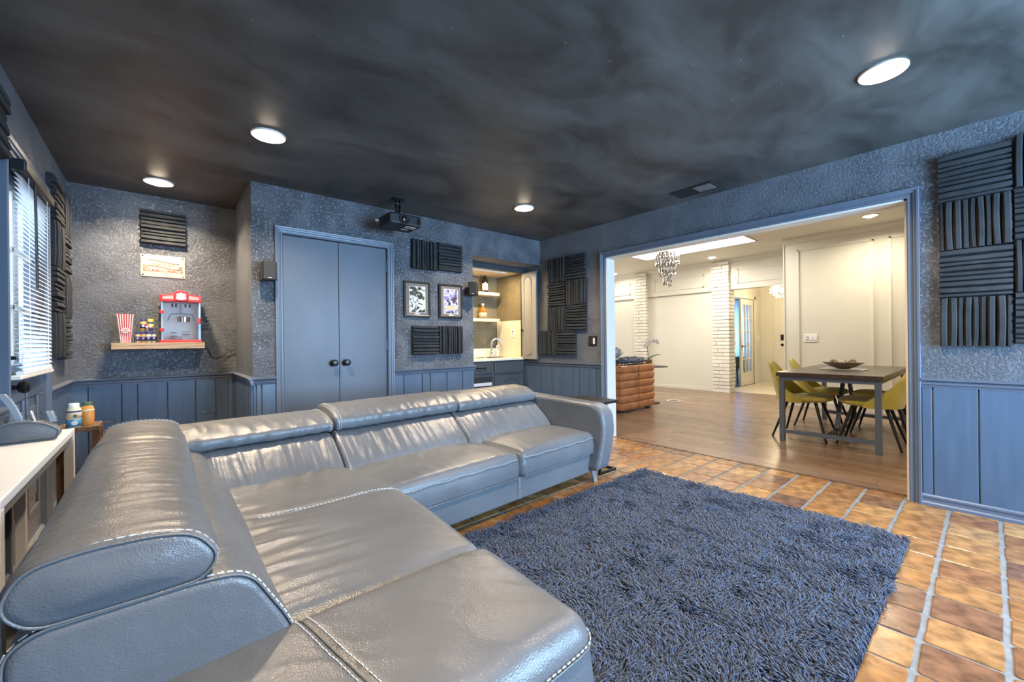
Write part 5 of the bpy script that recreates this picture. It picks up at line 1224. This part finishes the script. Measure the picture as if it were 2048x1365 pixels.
def sofa():
    t = thing('sectional_sofa', 'large grey leather L-shaped sectional sofa with folding headrests', 'sofa', (-3.0, -1.9, 0))
    GL = 'grey_leather'
    # ---------- long run
    def long_box(x0, x1, y0, y1, z0, z1):
        mb = MB().box(x0, x1, y0, y1, z0, z1); mb.v = [lg(*p) for p in mb.v]; return mb
    obj('front_rail', long_box(-2.105, -1.30, -1.862, -1.0, 0.088, 0.240), GL, t, bev=0.012, segs=3)
    obj('front_rail', long_box(-3.15, -2.108, -1.862, -1.0, 0.088, 0.240), GL, t, bev=0.012, segs=3)
    for dx in (-0.006, 0.006): stitches([lg(-2.1065 + dx, -1.8645, 0.095 + i * 0.02) for i in range(8)], t, 0.009, 0.005, 0.002)
    def wr_seat(x, y, u, v):
        b = math.exp(-v * lv_ / 0.16); f = math.exp(-(1 - v) * lv_ / 0.20)
        return 0.0050 * b * ridge(N3(x * 16 + 3, y * 3, 1.3)) + 0.0035 * f * ridge(N3(x * 13, y * 4, 7.7)) + 0.004 * N3(x * 3, y * 4, 2)
    lv_ = 0.48
    for k, (a, b) in enumerate(((-2.100, -1.292), (-3.05, -2.106))):
        cs = [lg(a, -1.36, 0)[:2], lg(b, -1.36, 0)[:2], lg(b, -1.885, 0)[:2], lg(a, -1.885, 0)[:2]]
        mb, xy = seat_pad(cs, 0.395, 0.238, 0.045, 0.022, wr_seat)
        s = obj('seat_cushion', mb, GL, t, smooth=True)
        path = [lg(a + 0.03 + (b - a - 0.06) * i / 40, -1.8905, 0.352 + 0.003 * math.sin(i * 0.7)) for i in range(41)]
        stitches([(p[0], p[1], p[2] + 0.008) for p in path], s, 0.009, 0.006, 0.0020); welt(path, s, 0.0025)
        welt([lg(a + 0.02 + (b - a - 0.04) * i / 20, -1.889, 0.243) for i in range(21)], s, 0.004)
    # back cushions
    bp = roundpoly([(-1.50, 0.30), (-1.44, 0.43), (-1.245, 0.585), (-1.00, 0.585), (-0.93, 0.45), (-0.93, 0.10), (-1.42, 0.10)], [0.03, 0.08, 0.06, 0.04, 0.05, 0.02, 0.02])
    def dback(seed):
        def f(a, z, x):
            if a > -1.2: return 0
            k = max(0, min(1, (0.60 - z) / 0.05)) * max(0, min(1, (z - 0.34) / 0.06))
            sl = x + 0.25 * (z - 0.5) * N3(x * 4, seed, 0)
            return k * (0.009 * ridge(N3(sl * 13 + seed, z * 2.2, 0.3)) + 0.006 * ridge(N3(sl * 24, z * 3.5, seed)) - 0.008 + 0.008 * N3(x * 2.5, z * 3, seed))
        return f
    for k, (a, b) in enumerate(((-2.180, -1.300), (-3.045, -2.184), (-3.70, -3.050))):
        c = obj('back_cushion', sweep(bp, a, b, lambda y, z, x: lg(x, y, z), 0.022, 90, 80, dback(k * 3.1)), GL, t, smooth=True)
        if k == 0: stitches(ring_path(bp, a + 0.020, lambda y, z, x: lg(x, y, z), 0.001)[0:40], c)
        if k == 1:
            for e in (a + 0.020, b - 0.020): stitches(ring_path(bp, e, lambda y, z, x: lg(x, y, z), 0.001)[0:40], c)
    # headrests
    def head(y0, y1, z0, z1, tip): return roundpoly([(y0 + 0.01, z0), (y0, (z0 + z1) / 2), (y0 + 0.09, z1 - 0.012), (y1 - 0.08, z1 + tip), (y1, z1 - 0.02), (y1 - 0.01, z0)], [0.045, 0.06, 0.09, 0.08, 0.06, 0.03], 7)
    def dhead(seed):
        def f(a, z, x):
            k = 1 if a < -1.06 else 0.35
            return k * (0.006 * ridge(N3(x * 12 + seed, a * 4, 0.9)) + 0.004 * ridge(N3(x * 23, a * 6 + z * 4, seed)) - 0.006) + 0.006 * N3(x * 2.2, a * 3, seed + 5)
        return f
    for k, (a, b, dz) in enumerate(((-2.130, -1.285, 0.0), (-3.035, -2.134, 0.012), (-3.83, -3.040, -0.018))):
        hp = head(-1.262, -0.905, 0.588, 0.712 + dz, 0.004)
        c = obj('headrest', sweep(hp, a, b, lambda y, z, x: lg(x, y, z), 0.020, 90, 72, dhead(k * 5.3 + 1)), GL, t, smooth=True)
        stitches(ring_path(hp, (a if k != 2 else b) + (0.021 if k != 2 else -0.021), lambda y, z, x: lg(x, y, z), 0.0015), c, closed=True)
        if k == 1: stitches(ring_path(hp, a + 0.035, lambda y, z, x: lg(x, y, z), 0.0015), c, closed=True)
    # right arm
    ap = roundpoly([(-1.945, 0.115), (-1.965, 0.40), (-1.945, 0.560), (-1.86, 0.612), (-1.50, 0.622), (-1.00, 0.640), (-0.92, 0.60), (-0.92, 0.10)], [0.03, 0.1, 0.05, 0.06, 0.1, 0.06, 0.05, 0.02], 6)
    def amap(y, z, x): return lg(x - 0.075 * max(0, (0.42 - z) / 0.32) ** 1.3 - 0.02 * max(0, (y + 1.5) / 0.5), y, z)
    arm = obj('armrest', sweep(ap, -1.288, -1.122, amap, 0.030, 12, 110, lambda a, z, x: 0.004 * N3(a * 5, z * 5, x * 5), 0.004), GL, t, smooth=True)
    rp = ring_path(ap, -1.270, amap, 0.001, 140); stitches(rp[0:75], arm); welt([amap(q.x, q.y, -1.262) for q in resample(ap, 140)][0:75], arm, 0.003)
    # feet
    def foot(p, dx, dy):
        mb = MB(); x, y = p
        mb.add([(x - 0.028, y - 0.02, 0.092), (x + 0.028, y - 0.02, 0.092), (x + 0.028, y - 0.006, 0.092), (x - 0.028, y - 0.006, 0.092),
                (x - 0.018 + dx, y - 0.02 + dy, 0), (x + 0.018 + dx, y - 0.02 + dy, 0), (x + 0.018 + dx, y - 0.008 + dy, 0), (x - 0.018 + dx, y - 0.008 + dy, 0)], [(0, 1, 2, 3), (7, 6, 5, 4), (0, 4, 5, 1), (1, 5, 6, 2), (2, 6, 7, 3), (3, 7, 4, 0)])
        obj('foot', mb, 'grey_metal', t, bev=0.003)
    foot((-1.285, -1.85), 0.015, -0.005); foot((-1.25, -0.98), 0.01, 0.0); foot((-3.95, -1.25), -0.01, 0); foot((-3.12, -3.10), 0.01, -0.02); foot((-3.95, -3.10), -0.01, -0.02)
    # ---------- return along the left wall
    obj('base_frame', MB().box(-4.04, -3.07, -3.17, -1.50, 0.088, 0.25), GL, t, bev=0.015, segs=3)
    lb = roundpoly([(-3.585, 0.33), (-3.615, 0.44), (-3.705, 0.600), (-3.80, 0.612), (-4.03, 0.610), (-4.068, 0.585), (-4.085, 0.12), (-3.62, 0.12)], [0.02, 0.06, 0.06, 0.05, 0.03, 0.03, 0.02, 0.02], 6)
    def dlb(a, z, y):
        if a < -3.8: return 0
        return 0.006 * N3(y * 3, z * 4, 3) + 0.004 * ridge(N3(y * 11, z * 2, 8)) - 0.003
    fl_ = lambda x, z, y: (x, y, z)
    c = obj('back_cushion', sweep(lb, -2.795, -1.12, fl_, 0.022, 110, 100, dlb, 0.010), GL, t, smooth=True)
    rp = ring_path(lb, -2.778, fl_, 0.0015, 160); stitches(rp[0:100], c, 0.012, 0.006, 0.0026); welt(ring_path(lb, -2.790, fl_, -0.002, 160)[0:100], c, 0.003)
    hp = roundpoly([(-4.078, 0.660), (-4.050, 0.722), (-3.965, 0.737), (-3.865, 0.733), (-3.795, 0.715), (-3.757, 0.655), (-3.785, 0.612), (-3.90, 0.607), (-4.04, 0.612)], [0.05, 0.05, 0.06, 0.06, 0.05, 0.04, 0.03, 0.05, 0.04], 6)
    def dlh(a, z, y):
        d = -0.010 * math.exp(-((y + 1.62) / 0.018) ** 2)
        return d + 0.007 * N3(y * 2.6, a * 4, 1.5) + 0.0035 * ridge(N3(y * 17, a * 3.5, 4)) + 0.0025 * ridge(N3(y * 30, a * 5, 9)) - 0.003
    c = obj('headrest', sweep(hp, -2.795, -1.07, fl_, 0.022, 170, 100, dlh, 0.014), GL, t, smooth=True)
    rp = ring_path(hp, -2.7745, fl_, 0.0016, 160); stitches(rp, c, 0.012, 0.006, 0.0026, closed=True); welt(ring_path(hp, -2.790, fl_, -0.0035, 160), c, 0.0032, True)
    stitches(ring_path(hp, -1.095, fl_, 0.0015, 120), c, closed=True)
    # corner seat
    def wr_c(x, y, u, v):
        b = math.exp(-max(0, u * 0.68 - 0.12) / 0.14); w = N3(y * 13 + 0.6 * x, x * 2.5, 2.2)
        return 0.013 * b * ridge(w) + 0.006 * b * ridge(N3(y * 27, x * 4, 5)) - 0.008 * b + 0.006 * N3(x * 3, y * 3, 9) + 0.0025 * ridge(N3(y * 9 + x * 4, x * 3, 4)) - 0.006 * math.exp(-((y - seam_y(x)) / 0.012) ** 2)
    def seam_y(x): return -2.02 - 0.02 * math.cos((x + 3.3) * 4)
    mb, xy = seat_pad([(-3.72, -1.30), (-3.085, -1.30), (-3.005, -2.750), (-3.72, -2.750)], 0.412, 0.10, 0.05, 0.022, wr_c, lambda u, v: (0.075 * u * u * max(0.0, math.sin(PI * min(1, v * 1.02))) ** 1.2, 0), 90, 110)
    c = obj('seat_cushion', mb, GL, t, smooth=True)
    def zc(x, y): return 0.4255
    me = c.data
    pts = []
    from mathutils.kdtree import KDTree
    kd = KDTree(len(me.vertices))
    for i, v in enumerate(me.vertices): kd.insert((v.co.x, v.co.y, 0 if v.co.z > 0.3 else 5), i)
    kd.balance()
    def on(x, y): _, i, _ = kd.find((x, y, 0)); return me.vertices[i].co.z
    for off in (-0.007, 0.007):
        stitches([(-3.57 + i * 0.0165, seam_y(-3.57 + i * 0.0165) + off, on(-3.57 + i * 0.0165, seam_y(-3.57 + i * 0.0165) + off) + 0.001) for i in range(37)], c, 0.010, 0.006, 0.0022)
    # near end seat
    def wr_e(x, y, u, v):
        cr = math.exp(-((x - dseam(y)) / 0.010) ** 2)
        return -0.006 * cr + 0.007 * N3(x * 3 + 4, y * 4, 1) + 0.003 * ridge(N3(x * 7 + y * 6, y * 5, 6)) + 0.006 * math.exp(-v * 0.44 / 0.05) * ridge(N3(x * 12, y * 3, 2)) - 0.003
    def dseam(y): return -3.60 + (-2.78 - y) * 0.17
    mb, xy = seat_pad([(-4.10, -2.738), (-3.000, -2.738), (-3.025, -3.245), (-4.10, -3.245)], 0.424, 0.10, 0.062, 0.022, wr_e, lambda u, v: (0.0, -0.012 * v * math.sin(PI * u)), 120, 70, side_bulge=0.014)
    c = obj('seat_cushion', mb, GL, t, smooth=True)
    me = c.data; kd = KDTree(len(me.vertices))
    for i, v in enumerate(me.vertices): kd.insert((v.co.x, v.co.y, 0 if v.co.z > 0.345 else 5), i)
    kd.balance()
    def on2(x, y): _, i, _ = kd.find((x, y, 0)); return me.vertices[i].co.z
    for off in (-0.014, 0.0, 0.014):
        p = [(dseam(-2.77 - i * 0.01) + off, -2.77 - i * 0.01, on2(dseam(-2.77 - i * 0.01) + off, -2.77 - i * 0.01) + 0.0012) for i in range(44)]
        stitches(p, c, 0.010, 0.006, 0.0022) if off else welt(p, c, 0.003)
    zz = 0.360
    def ex(y): return -3.000 - 0.025 * (-2.738 - y) / 0.507 + 0.003
    rc = 0.062; yn = -3.250; xe = ex(yn)
    path = [(ex(-2.80 - i * 0.02), -2.80 - i * 0.02, zz) for i in range(20)] + [(xe - rc + rc * math.cos(PI / 2 * k / 6), yn + rc - rc * math.sin(PI / 2 * k / 6), zz) for k in range(7)] + [(xe - rc - 0.02 - i * 0.03, yn - 0.012 * math.sin(PI * (rc + 0.02 + i * 0.03) / 1.075), zz) for i in range(32)]
    welt(path, c, 0.003); stitches([(p[0] + 0.001, p[1] - 0.001, p[2] + 0.010) for p in path], c, 0.011, 0.006, 0.0024)
sofa()

# ================================================================ shag rug
def rug():
    x0, x1, y0, y1 = -2.98, -0.79, -3.60, -1.985
    t = thing('shag_rug', 'navy blue shag rug on the tile floor', 'rug', ((x0 + x1) / 2, (y0 + y1) / 2, 0))
    obj('backing', B(x0, x1, y0, y1, 0.002, 0.012), 'rug_base', t)
    rng = np.random.default_rng(4); step = 0.0072
    gx, gy = np.meshgrid(np.arange(x0, x1, step), np.arange(y0, y1, step)); n = gx.size
    px = gx.ravel() + rng.uniform(-.5, .5, n) * step; py = gy.ravel() + rng.uniform(-.5, .5, n) * step
    # swirl field from a coarse noise grid
    A = np.array([[noise.noise((i * 0.23, j * 0.23, 3.1)) for j in range(60)] for i in range(80)])
    Bn = np.array([[noise.noise((i * 0.5, j * 0.5, 8.1)) for j in range(60)] for i in range(80)])
    ii = np.clip(((px - x0) / 0.03).astype(int), 0, 79); jj = np.clip(((py - y0) / 0.03).astype(int), 0, 59)
    ang = A[ii, jj] * 4.5 + rng.normal(0, 0.55, n) + 0.9; ln = rng.uniform(0.020, 0.034, n) * (1 + 0.3 * Bn[ii, jj]); hgt = rng.uniform(0.014, 0.030, n) * (1 + 0.35 * Bn[ii, jj])
    # pile leans outwards at the edges
    ex = np.minimum(px - x0, x1 - px); ey = np.minimum(py - y0, y1 - py); ed = np.clip(np.minimum(ex, ey) / 0.03, 0, 1)
    dx, dy = np.cos(ang), np.sin(ang); r = 0.0023
    ts = [(0.0, 0.0, 1.0), (0.35, 0.75, 1.15), (0.8, 1.0, 0.95)]; tip = (1.0, 0.92)
    nv = 3 * 3 + 1; V = np.zeros((n, nv, 3))
    z0 = 0.010
    for q, (a, b, rr) in enumerate(ts):
        cx = px + dx * ln * a; cy = py + dy * ln * a; cz = z0 + hgt * b
        for k in range(3):
            th = 2 * PI * k / 3 + 0.5; V[:, q * 3 + k, 0] = cx - dy * r * rr * np.cos(th); V[:, q * 3 + k, 1] = cy + dx * r * rr * np.cos(th); V[:, q * 3 + k, 2] = cz + r * rr * np.sin(th)
    V[:, 9, 0] = px + dx * ln * tip[0]; V[:, 9, 1] = py + dy * ln * tip[0]; V[:, 9, 2] = z0 + hgt * tip[1]
    F = []
    for q in range(2):
        for k in range(3):
            a, b = q * 3 + k, q * 3 + (k + 1) % 3; F += [(a, b, b + 3), (a, b + 3, a + 3)]
    for k in range(3): F.append((6 + k, 6 + (k + 1) % 3, 9))
    F = np.array(F); allF = (F[None] + (np.arange(n) * nv)[:, None, None]).reshape(-1, 3)
    me = bpy.data.meshes.new('pile'); me.vertices.add(n * nv); me.vertices.foreach_set('co', V.ravel())
    m = len(allF); me.loops.add(m * 3); me.polygons.add(m); me.loops.foreach_set('vertex_index', allF.ravel().astype(np.int32)); me.polygons.foreach_set('loop_start', np.arange(0, m * 3, 3, dtype=np.int32)); me.polygons.foreach_set('loop_total', np.full(m, 3, dtype=np.int32))
    me.update(calc_edges=True); me.polygons.foreach_set('use_smooth', np.ones(m, dtype=bool))
    obj('pile', me, 'rug_yarn', t, kind='stuff')
rug()

# ================================================================ small tables by the sofa
def c_table():
    x0, x1, y0, y1, z = -1.120, -0.880, -1.815, -1.415, 0.600
    x0 = -1.118
    t = thing('c_side_table', 'black C-shaped side table over the sofa arm', 'side table', (-0.95, -1.6, 0))
    zt = 0.604
    obj('table_top', B(x0, x1, y0, y1, zt - 0.024, zt), 'black_plastic', t, bev=0.003)
    s = 0.018
    for y in (y0 + 0.02, y1 - 0.038):
        obj('upright', B(x0 + 0.004, x0 + 0.004 + s, y, y + s, s, zt - 0.024), 'black_metal', t)
        obj('foot_bar', B(x0 + 0.004, x1 - 0.01, y, y + s, 0.002, s), 'black_metal', t)
    obj('cross_bar', B(x1 - 0.01 - s, x1 - 0.01, y0 + 0.02 + s, y1 - 0.038, 0.002, s), 'black_metal', t)
c_table()
def console():
    x0, x1, y0, y1, z = XL + 0.03, -4.186, -2.15, -0.865, 0.700
    t = thing('console_table', 'narrow white console table between sofa and door', 'table', ((x0 + x1) / 2, (y0 + y1) / 2, 0))
    obj('table_top', B(x0, x1, y0, y1, z - 0.030, z), 'white_gloss', t, bev=0.003)
    obj('apron', MB().box(x1 - 0.022, x1 - 0.006, y0 + 0.03, y1 - 0.03, z - 0.058, z - 0.030), 'grey_metal', t)
    for x in (x0, x1 - 0.035):
        for y in (y0 + 0.002, y1 - 0.037): obj('leg', B(x, x + 0.035, y, y + 0.035, 0, z - 0.030), 'white_gloss', t, bev=0.002)
console()
def loose_headrest():
    t = thing('loose_headrest', 'grey leather half-moon headrest with metal arms on the white console', 'headrest', (-4.30, -1.15, 0.70))
    pr = roundpoly([(-4.385, 0.702), (-4.385, 0.775), (-4.33, 0.797), (-4.25, 0.785), (-4.195, 0.742), (-4.205, 0.704)], [0.02, 0.03, 0.06, 0.06, 0.04, 0.02], 6)
    c = obj('pad', sweep(pr, -1.19, -1.10, lambda x, z, y: (x, y, z), 0.018, 12, 80, None, 0.010), 'grey_leather', t, smooth=True)
    stitches(ring_path(pr, -1.176, lambda x, z, y: (x, y, z), 0.0012, 120), c, 0.007, 0.004, 0.0014, closed=True); welt(ring_path(pr, -1.186, lambda x, z, y: (x, y, z), -0.002, 120), c, 0.002, True)
    def arm(pts, w0, w1):
        P = []; n = len(pts)
        mb = MB(); prev = None
        for i, (x, z) in enumerate(pts):
            ww = w0 + (w1 - w0) * i / (n - 1); P.append([(x - ww, -1.150, z), (x + ww, -1.150, z), (x + ww, -1.132, z), (x - ww, -1.132, z), (x - ww, -1.150, z)])
        mb.grid(P); mb.f.append((0, 1, 2, 3)); e = (n - 1) * 5; mb.f.append((e + 3, e + 2, e + 1, e))
        o = obj('ratchet_arm', mb, 'grey_metal', t, smooth='auto', bev=0.002)
        tm = MB()
        for i in range(n - 1):
            (xa, za), (xb, zb) = pts[i], pts[i + 1]
            for q in (0.25, 0.75): tm.box(xa + (xb - xa) * q + w0, xa + (xb - xa) * q + w0 + 0.004, -1.148, -1.134, za + (zb - za) * q - 0.003, za + (zb - za) * q + 0.003)
        obj('ratchet_teeth', tm, 'grey_metal', o)
    arm([(-4.318, 0.785), (-4.326, 0.815), (-4.338, 0.85), (-4.354, 0.885), (-4.372, 0.912)], 0.011, 0.013)
    arm([(-4.222, 0.775), (-4.226, 0.80), (-4.234, 0.825)], 0.009, 0.010)
    obj('post', MB().tube([(-4.276, -1.14, 0.78), (-4.290, -1.14, 0.832)], [0.009, 0.011], 12), 'chrome', t, smooth='auto')
loose_headrest()
def stool():
    t = thing('wood_stool', 'brown wooden stool in the corner behind the console', 'stool', (-4.18, -0.75, 0))
    obj('stool_top', B(-4.26, -4.10, -0.845, -0.66, 0.672, 0.697), 'brown_wood', t, bev=0.003)
    for x in (-4.255, -4.128):
        for y in (-0.835, -0.695): obj('leg', B(x, x + 0.03, y, y + 0.03, 0, 0.672), 'brown_wood', t)
stool()
def jar(x, y, r, h, body, cap, lab, label):
    z = 0.6975; t = thing('storage_jar', label, 'jar', (x, y, z))
    obj('jar_body', MB().lathe([(r * 0.94, z), (r, z + 0.004), (r, z + h * 0.68), (r * 0.90, z + h * 0.78), (r * 0.62, z + h * 0.85)], (x, y, 0), 24), body, t, smooth='auto')
    obj('lid', MB().lathe([(r * 0.70, z + h * 0.845), (r * 0.70, z + h - 0.003), (r * 0.64, z + h)], (x, y, 0), 24), cap, t, smooth='auto')
    for (a, b, m) in lab: obj('label_band', MB().lathe([(r * 1.012, z + h * a), (r * 1.012, z + h * b)], (x, y, 0), 24), m, t, smooth=True)
    return t
j = jar(-4.195, -0.805, 0.0285, 0.122, 'cream_label', 'white_plastic', [(0.03, 0.33, 'teal_label'), (0.36, 0.62, 'cream_metal'), (0.63, 0.69, 'navy_label')], 'pale jar with teal label beside the sofa back')
obj('label_spot', MB().lathe([(0.012, 0), (0.012, 0.002), (0.001, 0.003)], (-4.190, -0.834, 0.720), 12, '-y'), 'white_print', j)
obj('label_spot', MB().lathe([(0.008, 0), (0.008, 0.002), (0.001, 0.003)], (-4.187, -0.834, 0.757), 12, '-y'), 'green_cap', j)
j = jar(-4.150, -0.765, 0.0265, 0.120, 'orange_fill', 'green_cap', [(0.60, 0.68, 'cream_label')], 'orange jar with dark green lid beside the pale jar')

for o in bpy.data.objects:
    if '_wl' in o: del o['_wl']
